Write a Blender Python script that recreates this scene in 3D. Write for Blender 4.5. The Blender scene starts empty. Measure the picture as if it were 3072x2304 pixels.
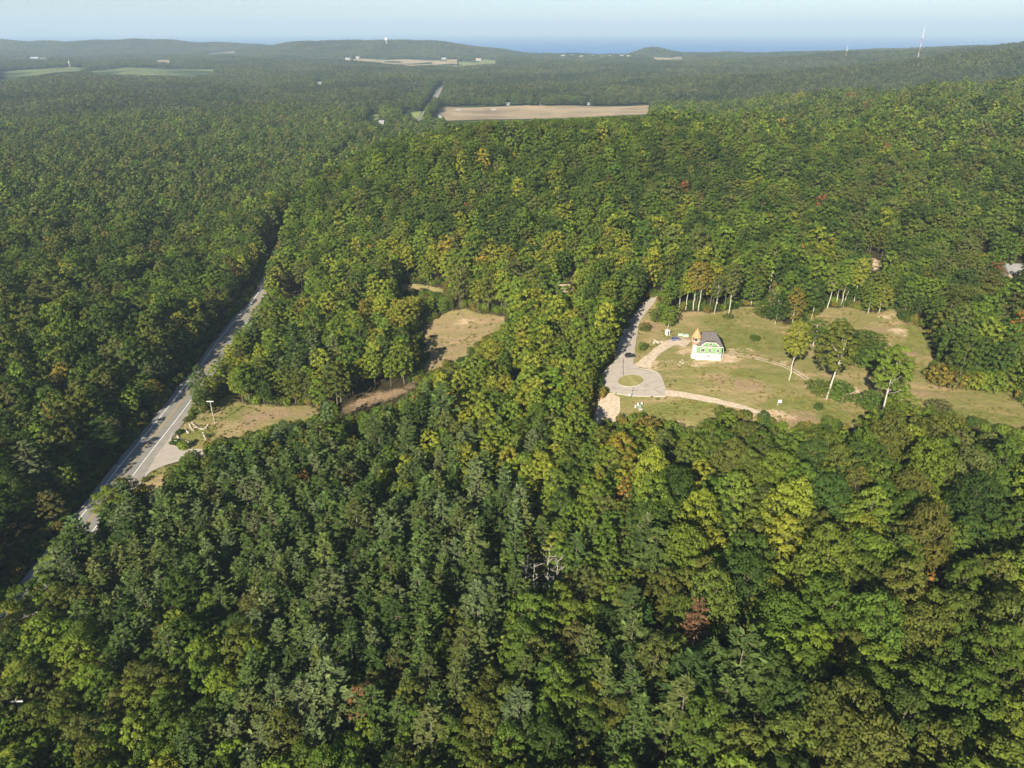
import bpy, math, random
import numpy as np
from mathutils import Vector, Matrix

SC = bpy.context.scene
COL = SC.collection
R = math.radians
rng = np.random.default_rng(7)
random.seed(7)

# ------------------------------------------------------------------ camera
CAMZ, PITCH, FPX = 150.0, 26.45, 2130.0
cam_d = bpy.data.cameras.new('camera')
cam = bpy.data.objects.new('camera', cam_d)
COL.objects.link(cam)
cam.location = (0, 0, CAMZ)
cam.rotation_euler = (R(90 - PITCH), 0, 0)
cam_d.sensor_width = 36
cam_d.lens = 36 * FPX / 3072
cam_d.clip_start = 1
cam_d.clip_end = 200000
SC.camera = cam

# ------------------------------------------------------------------ sky, sun, exposure
SUN_ELEV, SUN_AZ = 27.0, 25.0          # shadows fall SUN_AZ degrees to the right of straight ahead
sdir = Vector((-math.sin(R(SUN_AZ)) * math.cos(R(SUN_ELEV)), -math.cos(R(SUN_AZ)) * math.cos(R(SUN_ELEV)), math.sin(R(SUN_ELEV))))
W = bpy.data.worlds.new('World')
SC.world = W
W.use_nodes = True
wn = W.node_tree
wn.nodes.clear()
wo = wn.nodes.new('ShaderNodeOutputWorld')
wb = wn.nodes.new('ShaderNodeBackground')
sky = wn.nodes.new('ShaderNodeTexSky')
sky.sky_type = 'NISHITA'
sky.sun_disc = False
sky.sun_elevation = R(SUN_ELEV)
sky.sun_rotation = math.atan2(sdir.x, sdir.y)
sky.air_density = 0.85
sky.dust_density = 0.3
sky.altitude = 500
sky.ozone_density = 2.6
wb.inputs[1].default_value = 0.05
wn.links.new(sky.outputs[0], wb.inputs[0])
wn.links.new(wb.outputs[0], wo.inputs[0])
sun_d = bpy.data.lights.new('sun', 'SUN')
sun_d.energy = 5.0
sun_d.angle = R(0.53)
sun_d.color = (1.0, 0.92, 0.74)
sun = bpy.data.objects.new('sun', sun_d)
COL.objects.link(sun)
sun.location = (-200, -300, 400)
sun.rotation_euler = sdir.to_track_quat('Z', 'Y').to_euler()
SC.view_settings.view_transform = 'Standard'
SC.view_settings.look = 'None'
SC.view_settings.exposure = 1.2
SC.view_settings.gamma = 1.0
SC.view_settings.use_curve_mapping = False
cy = SC.cycles
cy.max_bounces = 5
cy.diffuse_bounces = 3
cy.glossy_bounces = 2
cy.transmission_bounces = 3
cy.volume_bounces = 0
cy.transparent_max_bounces = 6
cy.caustics_reflective = False
cy.caustics_refractive = False
cy.use_denoising = True
try:
    cy.denoiser = 'OPENIMAGEDENOISE'
    cy.denoising_input_passes = 'RGB_ALBEDO_NORMAL'
    cy.denoising_prefilter = 'FAST'
except Exception:
    pass
try:
    cy.use_adaptive_sampling = True
    cy.adaptive_threshold = 0.02
except Exception:
    pass

# ------------------------------------------------------------------ projection helpers (photo pixels, 3072 x 2304)
cp, sp_ = math.cos(R(PITCH)), math.sin(R(PITCH))
def project(x, y, z):
    d = np.asarray(z) - CAMZ
    zc = np.asarray(y) * cp - d * sp_
    v = np.asarray(y) * sp_ + d * cp
    zc = np.where(zc < 1, 1, zc)
    return 1536 + FPX * np.asarray(x) / zc, 1152 - FPX * v / zc, zc
def ray(px, py):
    a, b = (px - 1536) / FPX, (1152 - py) / FPX
    return Vector((a, cp + b * sp_, -sp_ + b * cp))
def atz(px, py, z):
    r = ray(px, py)
    t = (z - CAMZ) / r.z
    return (r.x * t, r.y * t)
K = 3072 / 2212
def r0(x, y): return (x * K, y * K)
def r1(x, y): return (1700 + .3617 * x, 800 + .3617 * y)
def r2(x, y): return (2000 + .1085 * x, 950 + .1085 * y)
def r3(x, y): return (2300 + .3496 * x, 800 + .3496 * y)
def r4(x, y): return (200 + .3617 * x, 1100 + .3617 * y)
def r5(x, y): return (700 + .4069 * x, 750 + .4069 * y)
def r6(x, y): return (.4629 * x, .4629 * y)
def r7(x, y): return (900 + .519 * x, .519 * y)
def r8(x, y): return (2048 + .4629 * x, .4629 * y)
def ra(x, y): return (.452 * x, 500 + .452 * y)

# ------------------------------------------------------------------ terrain height
ctrl = []
def cz(fn, x, y, z):
    p = atz(*fn(x, y), z)
    ctrl.append((p[0], p[1], z))
for x, y, z in [(100, 1640, -2), (0, 1300, -2), (600, 1650, 3), (1100, 1650, 9), (1700, 1650, 17), (2200, 1650, 22),
                (300, 1350, 0), (800, 1300, 5), (1300, 1300, 12), (1800, 1250, 20), (2200, 1250, 24),
                (200, 1120, 0), (340, 960, 0), (460, 770, 1), (565, 630, 2), (660, 480, 4),
                (460, 900, 1.5), (640, 890, 4), (860, 840, 8), (1000, 720, 12), (900, 625, 12),
                (1150, 950, 14), (1250, 800, 20), (1365, 825, 24), (1400, 660, 27), (1530, 775, 28), (1800, 780, 26),
                (1650, 900, 24), (2050, 830, 23), (2000, 650, 28), (2150, 700, 30), (1900, 570, 34), (200, 800, 6), (60, 650, 8)]:
    cz(r0, x, y, z)
ctrl += [(-95, 548, 56), (-40, 570, 67), (20, 582, 73), (110, 595, 67), (200, 615, 62), (320, 640, 61), (450, 680, 64), (600, 750, 68), (800, 850, 74),
         (30, 450, 47), (130, 450, 43), (250, 450, 42), (380, 450, 44), (-70, 430, 24), (-150, 545, 26), (-185, 610, 8), (-165, 470, 6), (-210, 760, 5),
         (-60, 690, 46), (40, 720, 52), (150, 760, 46), (300, 820, 46), (450, 920, 54), (650, 1000, 66), (900, 1000, 74),
         (-130, 800, 18), (60, 900, 22), (250, 980, 28), (-150, 1000, 5), (50, 1100, 6), (250, 1200, 18), (-150, 1250, 3), (100, 1350, 2), (350, 1500, 6),
         (-260, 800, 3), (-500, 700, 10), (-350, 500, 10), (-400, 300, 8), (-700, 900, 6), (-700, 500, 10), (-400, 1300, 0), (-1000, 1300, 2),
         (-200, 1700, 0), (200, 1800, 0), (600, 1500, 36), (900, 1500, 66), (700, 1900, 50), (1200, 1500, 80), (-900, 1800, 0),
         (600, 400, 36), (700, 700, 58), (500, 200, 28), (-500, 100, 0), (-100, 60, 2), (200, 60, 14), (400, 60, 22), (0, -100, 5), (500, -100, 20), (-500, -100, 0),
         (1400, 1200, 85), (1500, 600, 60)]
ctrl = np.array(ctrl, float)
def tps_fit(c, lam=4.0):
    n = len(c)
    P = np.c_[np.ones(n), c[:, :2] / 300]
    d = np.linalg.norm(c[:, None, :2] / 300 - c[None, :, :2] / 300, axis=2)
    Kk = np.where(d > 0, d * d * np.log(d + 1e-12), 0) + np.eye(n) * lam * 0.01
    A = np.block([[Kk, P], [P.T, np.zeros((3, 3))]])
    return np.linalg.solve(A, np.r_[c[:, 2], np.zeros(3)])
TW = tps_fit(ctrl)
HILLS = [  # x0, y0, sx, sy, height
    (1900, 2500, 700, 550, 78), (1300, 2000, 520, 330, 58), (2700, 2700, 800, 700, 95), (620, 1980, 260, 260, 22),
    (3100, 4200, 1300, 700, 66), (2300, 3900, 700, 420, 12),(1500, 3300, 700, 350, 40),
    (-1050, 5300, 520, 520, 46), (-1500, 5500, 450, 420, 38), (-600, 5350, 420, 420, 42), (-200, 5250, 420, 300, 24),
    (-3600, 6000, 900, 420, 52), (-2800, 6100, 520, 380, 40), (-4600, 6000, 800, 420, 46), (-2200, 6200, 500, 300, 30),
    (945, 5230, 130, 130, 42), (900, 6000, 900, 200, -6), (2600, 5600, 700, 400, 12), (-1500, 3500, 900, 500, 8), (-2600, 2600, 900, 700, 10)]
def smooth(a, b, t):
    t = np.clip((t - a) / (b - a), 0, 1)
    return t * t * (3 - 2 * t)
def H(x, y):
    x = np.atleast_1d(np.asarray(x, float)); y = np.atleast_1d(np.asarray(y, float))
    sh = x.shape
    x = x.ravel(); y = y.ravel()
    out = np.zeros_like(x)
    for i in range(0, len(x), 60000):
        xx, yy = x[i:i + 60000], y[i:i + 60000]
        dd = np.hypot(xx, yy)
        w = 1 - smooth(1250, 1850, dd)
        m = w > 0
        t = np.zeros_like(xx)
        if m.any():
            d2 = ((xx[m, None] - ctrl[None, :, 0]) ** 2 + (yy[m, None] - ctrl[None, :, 1]) ** 2) / 9e4
            t[m] = np.clip((0.5 * d2 * np.log(d2 + 1e-12)) @ TW[:-3] + TW[-3] + TW[-2] * xx[m] / 300 + TW[-1] * yy[m] / 300, -6, 120)
        far = 3.5 * np.sin(xx / 410 + 1.3) * np.cos(yy / 530) + 2.5 * np.sin(xx / 190 + yy / 260)
        far += -70 * smooth(4750, 6300, yy - 120 * np.sin(xx / 600.) - 1900 * (1 - smooth(-1100, 100, xx)) - 1500 * smooth(2100, 3000, xx))
        far += 4.0 * np.sin(xx / 97 + 2 * np.sin(yy / 230)) * np.sin(yy / 141 + 1.7 * np.sin(xx / 310)) + 2.5 * np.sin(xx / 53 + yy / 88)
        for x0, y0, sx, sy, h in HILLS:
            far += h * np.exp(-((xx - x0) / sx) ** 2 - ((yy - y0) / sy) ** 2)
        fold = smooth(400, 560, dd) * (4.5 * np.sin(xx / 38 + 1.4 * np.sin(yy / 61)) * np.cos(yy / 52 + .8) + 2.5 * np.sin(xx / 21 - yy / 33)) * smooth(14, 30, t)
        out[i:i + 60000] = w * (t + fold) + (1 - w) * far
    return out.reshape(sh)
def h1(x, y): return float(H(x, y)[0])
def at(px, py, off=0.0):
    """point where the line of sight through a photo pixel meets the ground (raised by off)"""
    r = ray(px, py)
    t = np.r_[np.arange(60, 900, 3.0), np.arange(900, 9000, 15.0)]
    z = CAMZ + r.z * t
    below = z < H(r.x * t, r.y * t) + off
    i = int(np.argmax(below)) if below.any() else len(t) - 1
    lo, hi = t[max(i - 1, 0)], t[i]
    for _ in range(14):
        m = .5 * (lo + hi)
        if CAMZ + r.z * m < h1(r.x * m, r.y * m) + off: hi = m
        else: lo = m
    return Vector((r.x * hi, r.y * hi, h1(r.x * hi, r.y * hi)))

# ------------------------------------------------------------------ tagging and mesh helpers
def tag(o, label=None, cat=None, group=None, kind=None):
    if label: o['label'] = label
    if cat: o['category'] = cat
    if group: o['group'] = group
    if kind: o['kind'] = kind
    return o
def link(o, parent=None):
    COL.objects.link(o)
    if parent is not None: o.parent = parent
    return o
def empty(name, loc, rz=0.0):
    o = bpy.data.objects.new(name, None)
    o.location = loc; o.rotation_euler = (0, 0, rz)
    o.empty_display_size = 0.5
    return link(o)
class MB:
    def __init__(s): s.v = []; s.f = []
    def add(s, vs, fs):
        n = len(s.v); s.v += [tuple(p) for p in vs]; s.f += [tuple(i + n for i in f) for f in fs]; return s
    def box(s, x0, x1, y0, y1, z0, z1, M=None):
        vs = [(x, y, z) for z in (z0, z1) for y in (y0, y1) for x in (x0, x1)]
        if M is not None: vs = [M @ Vector(p) for p in vs]
        return s.add(vs, [(0, 2, 3, 1), (4, 5, 7, 6), (0, 1, 5, 4), (2, 6, 7, 3), (0, 4, 6, 2), (1, 3, 7, 5)])
    def tube(s, pts, rad, n=6, cap=True):
        pts = [Vector(p) for p in pts]; base = len(s.v)
        for i, p in enumerate(pts):
            d = (pts[min(i + 1, len(pts) - 1)] - pts[max(i - 1, 0)]).normalized()
            a = d.orthogonal().normalized(); b = d.cross(a)
            r = rad[i] if hasattr(rad, '__len__') else rad
            for k in range(n):
                t = 2 * math.pi * k / n
                s.v.append(tuple(p + a * math.cos(t) * r + b * math.sin(t) * r))
        for i in range(len(pts) - 1):
            for k in range(n):
                k2 = (k + 1) % n
                s.f.append((base + i * n + k, base + i * n + k2, base + (i + 1) * n + k2, base + (i + 1) * n + k))
        if cap:
            s.f.append(tuple(base + k for k in reversed(range(n))))
            e = base + (len(pts) - 1) * n
            s.f.append(tuple(e + k for k in range(n)))
        return s
    def lathe(s, prof, n=16, c=(0, 0, 0), a0=0.0):
        base = len(s.v)
        for r, z in prof:
            for k in range(n):
                t = a0 + 2 * math.pi * k / n
                s.v.append((c[0] + r * math.cos(t), c[1] + r * math.sin(t), c[2] + z))
        for i in range(len(prof) - 1):
            for k in range(n):
                k2 = (k + 1) % n
                s.f.append((base + i * n + k, base + i * n + k2, base + (i + 1) * n + k2, base + (i + 1) * n + k))
        s.f.append(tuple(base + k for k in reversed(range(n))))
        e = base + (len(prof) - 1) * n
        s.f.append(tuple(e + k for k in range(n)))
        return s
    def prism(s, poly, y0, y1):      # polygon in (x, z) pushed along y
        n = len(poly)
        vs = [(x, y0, z) for x, z in poly] + [(x, y1, z) for x, z in poly]
        return s.add(vs, [tuple(range(n)), tuple(range(2 * n - 1, n - 1, -1))] + [(i, i + n, (i + 1) % n + n, (i + 1) % n) for i in range(n)])
    def mesh(s, name, mat, smooth_=False):
        me = bpy.data.meshes.new(name)
        me.from_pydata(s.v, [], s.f)
        for m in (mat if isinstance(mat, (list, tuple)) else [mat]): me.materials.append(m)
        if smooth_: me.polygons.foreach_set('use_smooth', [True] * len(me.polygons))
        me.update()
        return me
    def build(s, name, mat, parent=None, smooth_=False, loc=None, rz=0.0):
        o = bpy.data.objects.new(name, s.mesh(name, mat, smooth_))
        if loc is not None: o.location = loc; o.rotation_euler = (0, 0, rz)
        return link(o, parent)
def np_mesh(name, V, F, mat, face_attr=None, mat_idx=None):
    """V (n,3), F (m,4) quads"""
    me = bpy.data.meshes.new(name)
    me.vertices.add(len(V)); me.vertices.foreach_set('co', np.asarray(V, np.float32).ravel())
    k = F.shape[1]
    me.loops.add(F.size); me.loops.foreach_set('vertex_index', F.astype(np.int32).ravel())
    me.polygons.add(len(F)); me.polygons.foreach_set('loop_start', (np.arange(len(F)) * k).astype(np.int32))
    for m in (mat if isinstance(mat, (list, tuple)) else [mat]): me.materials.append(m)
    if mat_idx is not None: me.polygons.foreach_set('material_index', mat_idx.astype(np.int32))
    me.update(calc_edges=True)
    if face_attr is not None:
        fa = {}
        for an, av in face_attr.items():
            if av.ndim == 2: fa[an], fa['bough'] = av[:, 0], av[:, 1]
            else: fa[an] = av
        for an, av in fa.items():
            a = me.attributes.new(an, 'FLOAT', 'FACE'); a.data.foreach_set('value', av.astype(np.float32))
    return me

# ------------------------------------------------------------------ materials
class NT:
    def __init__(s, name):
        s.m = bpy.data.materials.new(name); s.m.use_nodes = True
        s.t = s.m.node_tree; s.t.nodes.clear()
        s.out = s.n('ShaderNodeOutputMaterial')
    def n(s, typ, **kw):
        o = s.t.nodes.new(typ)
        for k, v in kw.items(): setattr(o, k, v)
        return o
    def l(s, a, b): s.t.links.new(a, b)
    def set(s, sock, v):
        if hasattr(v, 'is_linked') or hasattr(v, 'links'): s.l(v, sock)
        else: sock.default_value = v
    def noise(s, vec, scale, detail=4, rough=.55):
        o = s.n('ShaderNodeTexNoise'); o.inputs['Scale'].default_value = scale; o.inputs['Detail'].default_value = detail
        o.inputs['Roughness'].default_value = rough
        if vec is not None: s.l(vec, o.inputs['Vector'])
        return o.outputs['Fac']
    def ramp(s, f, stops):
        o = s.n('ShaderNodeValToRGB'); e = o.color_ramp.elements
        while len(e) < len(stops): e.new(.5)
        for i, (p, c) in enumerate(stops): e[i].position = p; e[i].color = (*c, 1) if len(c) == 3 else c
        s.l(f, o.inputs[0]); return o.outputs[0]
    def mix(s, f, a, b, mode='MIX'):
        o = s.n('ShaderNodeMix', data_type='RGBA', blend_type=mode)
        s.set(o.inputs['Factor'], f); s.set(o.inputs['A'], a); s.set(o.inputs['B'], b)
        return o.outputs['Result']
    def math(s, op, a, b=0.0):
        o = s.n('ShaderNodeMath', operation=op); s.set(o.inputs[0], a); s.set(o.inputs[1], b); return o.outputs[0]
    def attr(s, name, typ='GEOMETRY'):
        o = s.n('ShaderNodeAttribute', attribute_name=name, attribute_type=typ); return o
    def pos(s, scale=None):
        g = s.n('ShaderNodeNewGeometry').outputs['Position']
        if scale is None: return g
        m = s.n('ShaderNodeMapping'); m.inputs['Scale'].default_value = scale; s.l(g, m.inputs[0]); return m.outputs[0]
    def bsdf(s, col, rough=.9, spec=.2, bump=None, bdist=.1, metallic=0.0, **kw):
        b = s.n('ShaderNodeBsdfPrincipled')
        s.set(b.inputs['Base Color'], col if not isinstance(col, tuple) or len(col) == 4 else (*col, 1))
        s.set(b.inputs['Roughness'], rough); b.inputs['Specular IOR Level'].default_value = spec; b.inputs['Metallic'].default_value = metallic
        if bump is not None:
            q = s.n('ShaderNodeBump'); q.inputs['Distance'].default_value = bdist; s.l(bump, q.inputs['Height']); s.l(q.outputs[0], b.inputs['Normal'])
        s.l(b.outputs[0], s.out.inputs[0]); return s.m
M = {}
def plain(name, col, rough=.8, spec=.3, var=.12, scale=1.5, metallic=0.0):
    t = NT(name)
    f = t.noise(t.pos(), scale, 3)
    lo = tuple(c * (1 - var) for c in col); hi = tuple(min(1, c * (1 + var)) for c in col)
    M[name] = t.bsdf(t.ramp(f, [(.3, lo), (.7, hi)]), rough, spec, metallic=metallic)
    return M[name]
def leaf_mat(name, trans=.32, sat=1.0):
    t = NT(name)
    tint = t.attr('tint', 'INSTANCER').outputs['Color']
    v = t.attr('leafvar').outputs['Fac']
    c = t.mix(1.0, tint, v, 'MULTIPLY')
    hue = t.attr('leafhue').outputs['Fac']
    c2 = t.mix(hue, c, t.mix(1.0, c, (1.16, 1.06, .8, 1), 'MULTIPLY'))
    sep = t.n('ShaderNodeSeparateColor'); t.l(tint, sep.inputs[0])
    turned = t.n('ShaderNodeClamp'); t.l(t.math('MULTIPLY', t.math('SUBTRACT', t.math('DIVIDE', sep.outputs[0], sep.outputs[1]), 1.12), 4.0), turned.inputs[0])
    still_green = t.math('MULTIPLY', turned.outputs[0], t.math('GREATER_THAN', t.attr('bough').outputs['Fac'], .58))   # boughs that have not turned yet
    c2 = t.mix(still_green, c2, t.mix(1.0, (.095, .115, .03, 1), v, 'MULTIPLY'))
    d = t.n('ShaderNodeBsdfDiffuse'); t.l(c2, d.inputs[0])
    tr = t.n('ShaderNodeBsdfTranslucent'); t.l(t.mix(1.0, c2, (1.15, 1.1, .55, 1), 'MULTIPLY'), tr.inputs[0])
    mx = t.n('ShaderNodeMixShader'); mx.inputs[0].default_value = trans
    t.l(d.outputs[0], mx.inputs[1]); t.l(tr.outputs[0], mx.inputs[2]); t.l(mx.outputs[0], t.out.inputs[0])
    M[name] = t.m
leaf_mat('leaf'); leaf_mat('needle', .18)
plain('forest_bark', (.14, .12, .095), .9, .1, .3, 3)
plain('bark', (.16, .13, .10), .9, .1, .3, 3)
plain('pale_bark', (.42, .38, .32), .9, .1, .25, 3)
plain('dead_wood', (.36, .33, .30), .9, .1, .2, 4)

# ground: one material, dry grass / green grass / bare sand by where each really grows
t = NT('ground')
P = t.pos()
n1 = t.noise(P, .035, 5, .6); n2 = t.noise(P, .25, 4, .6); n3 = t.noise(P, 1.1, 3, .6)
nst = t.noise(t.pos((.05, .16, .1)), 1.0, 5, .6)
floor = t.ramp(n2, [(.3, (.030, .026, .014)), (.55, (.050, .042, .022)), (.75, (.045, .055, .020))])
ff = t.noise(P, .012, 4)
floor = t.mix(t.attr('far').outputs['Fac'], floor, t.ramp(ff, [(.35, (.035, .055, .022)), (.65, (.055, .075, .028))]))
dryc = t.ramp(n1, [(.30, (.25, .205, .075)), (.42, (.36, .275, .135)), (.54, (.42, .30, .165)), (.66, (.28, .205, .10)), (.76, (.30, .25, .09))])
dryc = t.mix(t.ramp(nst, [(.36, (0, 0, 0)), (.58, (.9, .9, .9))]), dryc, (.195, .205, .058, 1))
dryc = t.mix(t.ramp(n3, [(.33, (.6, .6, .6)), (.6, (0, 0, 0))]), dryc, (.235, .165, .085, 1))
grn = t.ramp(n2, [(.3, (.13, .145, .035)), (.6, (.205, .205, .062)), (.8, (.27, .22, .085))])
sand = t.ramp(n2, [(.25, (.42, .28, .17)), (.5, (.55, .40, .26)), (.75, (.62, .48, .34))])
def edge(an):
    a = t.attr(an).outputs['Fac']
    return t.ramp(t.math('ADD', a, t.math('MULTIPLY', t.math('SUBTRACT', t.math('ADD', t.math('MULTIPLY', n2, .6), t.math('MULTIPLY', n3, .4)), .5), 1.1)), [(.38, (0, 0, 0)), (.62, (1, 1, 1))])
c = t.mix(edge('dry'), floor, dryc)
c = t.mix(edge('green'), c, grn)
c = t.mix(edge('soil'), c, t.ramp(n3, [(.3, (.25, .165, .10)), (.7, (.36, .255, .155))]))
c = t.mix(edge('sand'), c, sand)
M['ground'] = t.bsdf(c, .95, .05, t.math('ADD', n3, n2), .5)

def asphalt(name, a, b, seed=0.0):
    t = NT(name); P = t.pos()
    n = t.noise(P, .4, 5, .65); f = t.noise(P, 4.0, 3, .6)
    c = t.ramp(n, [(.3, a), (.7, b)])
    c = t.mix(t.ramp(f, [(.35, (.35, .35, .35)), (.6, (0, 0, 0))]), c, tuple(x * .8 for x in a) + (1,))
    M[name] = t.bsdf(c, .85, .25)
asphalt('highway', (.20, .19, .175), (.27, .25, .23))
asphalt('shoulder', (.24, .215, .19), (.33, .295, .26))
asphalt('lane', (.35, .305, .26), (.46, .40, .345))
plain('gravel', (.50, .40, .30), .95, .05, .22, .7)
plain('kerb', (.42, .38, .33), .9, .1, .12, 1)
plain('white_paint', (.72, .70, .66), .7, .3, .1, 1)
plain('yellow_paint', (.50, .34, .09), .7, .3, .12, 1)
plain('tar', (.06, .055, .05), .8, .2)
plain('field_tan', (.33, .255, .165), .95, .05, .3, .012)
plain('field_green', (.19, .21, .085), .95, .05, .25, .012)
plain('field_olive', (.135, .16, .06), .95, .05, .3, .008)
plain('lawn', (.22, .26, .09), .95, .05, .15, .05)
t = NT('lake')
n = t.noise(t.pos((.0005, .0018, .001)), 1.0, 4, .6)
M['lake'] = t.bsdf(t.ramp(n, [(.3, (.012, .125, .36)), (.7, (.02, .15, .40))]), .45, .25)
plain('far_land', (.06, .09, .045), .95, .05, .2, .002)

# ------------------------------------------------------------------ where the photo shows open ground (photo pixels)
MEADOW = ([r1(*p) for p in [(740, 230), (760, 300), (800, 500), (860, 480), (930, 365), (1100, 372), (1240, 392), (1430, 325), (1500, 335), (1640, 330), (1660, 185), (1735, 185), (1730, 290), (1800, 480), (1950, 500)]]
          + [r3(*p) for p in [(300, 510), (430, 390), (530, 340), (640, 345), (740, 340), (870, 402), (960, 402), (1100, 345), (1160, 480), (1350, 520), (1350, 720), (1480, 790), (1345, 950), (1400, 1015), (1650, 1050), (2030, 1065), (2100, 1130), (2500, 1420), (2900, 1560), (2900, 1700), (2500, 1560), (2240, 1450), (1900, 1400), (1700, 1340), (1560, 1270), (1400, 1230), (1250, 1290), (1180, 1180), (1090, 1140), (870, 1240), (850, 1400), (560, 1370), (400, 1380), (250, 1420), (150, 1440)]]
          + [r1(*p) for p in [(1790, 1310), (1640, 1300), (1500, 1270), (1300, 1240), (1150, 1290), (1060, 1420), (880, 1400), (820, 1330), (700, 1300), (500, 1290), (370, 1310), (250, 1285), (170, 1220), (280, 1080), (280, 960), (310, 860), (400, 790), (360, 760), (440, 560), (540, 400), (700, 250)]])
HWY_OPEN = [r4(*p) for p in [(1090, 10), (830, 320), (450, 780), (100, 1255), (200, 1365), (270, 1290), (300, 1060), (420, 900), (560, 830), (640, 880), (660, 1000), (640, 1170), (720, 1060), (830, 850), (960, 740), (980, 680), (1180, 670), (1330, 600), (1560, 560), (1700, 450), (1900, 420), (2050, 430), (2060, 345), (1700, 330), (1500, 350), (1400, 320), (1370, 190), (1240, 300), (1200, 400), (1100, 420), (1030, 390), (1040, 250), (1070, 130)]]
HWY_FAR = [ra(*p) for p in [(1080, 1640), (1330, 1310), (1560, 1040), (1760, 790), (1765, 840), (1650, 1000), (1600, 1060), (1450, 1270), (1200, 1640)]]
TRACK1 = [r5(*p) for p in [(0, 1190), (60, 1150), (600, 1160), (770, 1190), (600, 1240), (450, 1260), (350, 1240), (100, 1350), (0, 1340)]]
TRACK2 = [r5(*p) for p in [(760, 1175), (920, 1085), (1000, 1042), (1240, 1012), (1380, 915), (1410, 965), (1250, 1085), (1050, 1145), (800, 1222)]]
GLADE1 = [r5(*p) for p in [(1180, 290), (1280, 240), (1460, 270), (1560, 285), (1570, 370), (1480, 345), (1350, 325), (1230, 325)]]
GLADE2 = [r5(*p) for p in [(1500, 490), (1640, 430), (2060, 500), (1970, 580), (1660, 830), (1500, 890), (1370, 970), (1360, 930), (1410, 790), (1365, 710), (1350, 590)]]
BARE1 = [r0(*p) for p in [(1848, 562), (1870, 553), (1905, 560), (1908, 588), (1880, 592)]]
BARE2 = [r0(*p) for p in [(2108, 530), (2122, 527), (2145, 545), (2135, 550)]]
BARE3 = [r0(*p) for p in [(2170, 590), (2190, 575), (2212, 585), (2212, 600), (2185, 600)]]
PATH3 = [r0(*p) for p in [(775, 1030), (795, 1000), (800, 1003), (783, 1036)]]
NEAR_OPEN = [MEADOW, HWY_OPEN, HWY_FAR, TRACK1, TRACK2, GLADE1, GLADE2, BARE1, BARE2, BARE3, PATH3]
FIELD_BROWN = [r7(*p) for p in [(800, 617), (1200, 617), (2016, 610), (2020, 662), (1300, 690), (850, 700), (800, 650)]]
ROAD_FAR = [r7(*p) for p in [(772, 553), (788, 522), (822, 497), (832, 502), (800, 562)]]
ROAD_FAR2 = [r7(*p) for p in [(680, 702), (700, 640), (727, 628), (715, 665), (692, 706)]]
LAWN1 = [r7(*p) for p in [(380, 682), (462, 643), (452, 692), (400, 702)]]
LAWN2 = [r7(*p) for p in [(640, 652), (702, 645), (690, 690), (645, 682)]]
FIELD_FARM = [r7(*p) for p in [(228, 343), (420, 340), (620, 343), (908, 343), (908, 386), (760, 374), (640, 384), (460, 362), (300, 352)]]
FIELD_FARM2 = [r7(*p) for p in [(916, 358), (1060, 343), (1136, 349), (1132, 369), (1000, 379), (920, 384)]]
FIELD_L1 = [r6(*p) for p in [(0, 468), (60, 460), (400, 438), (560, 433), (505, 462), (250, 488), (100, 500), (0, 505)]]
FIELD_L2 = [r6(*p) for p in [(520, 466), (815, 438), (1425, 450), (1350, 475), (1250, 497), (900, 492), (760, 482), (640, 478)]]
FIELD_L3 = [r6(*p) for p in [(1003, 388), (1097, 390), (1102, 412), (1050, 406), (1003, 402)]]
FIELD_L4 = [r6(*p) for p in [(1340, 344), (1522, 333), (1524, 352), (1350, 353)]]
FIELD_L5 = [r6(*p) for p in [(150, 383), (200, 374), (300, 377), (305, 388), (200, 390)]]
FIELD_R1 = [r7(*p) for p in [(2030, 329), (2212, 329), (2212, 349), (2060, 347)]]
FIELD_R2 = [r8(*p) for p in [(225, 371), (420, 371), (445, 381), (240, 381)]]
PARK_L = [r6(*p) for p in [(0, 518), (130, 517), (130, 530), (0, 540)]]
FAR_OPEN = [FIELD_BROWN, ROAD_FAR, ROAD_FAR2, LAWN1, LAWN2, FIELD_FARM, FIELD_FARM2, FIELD_L1, FIELD_L2, FIELD_L3, FIELD_L4, FIELD_L5, FIELD_R1, FIELD_R2, PARK_L]
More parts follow.
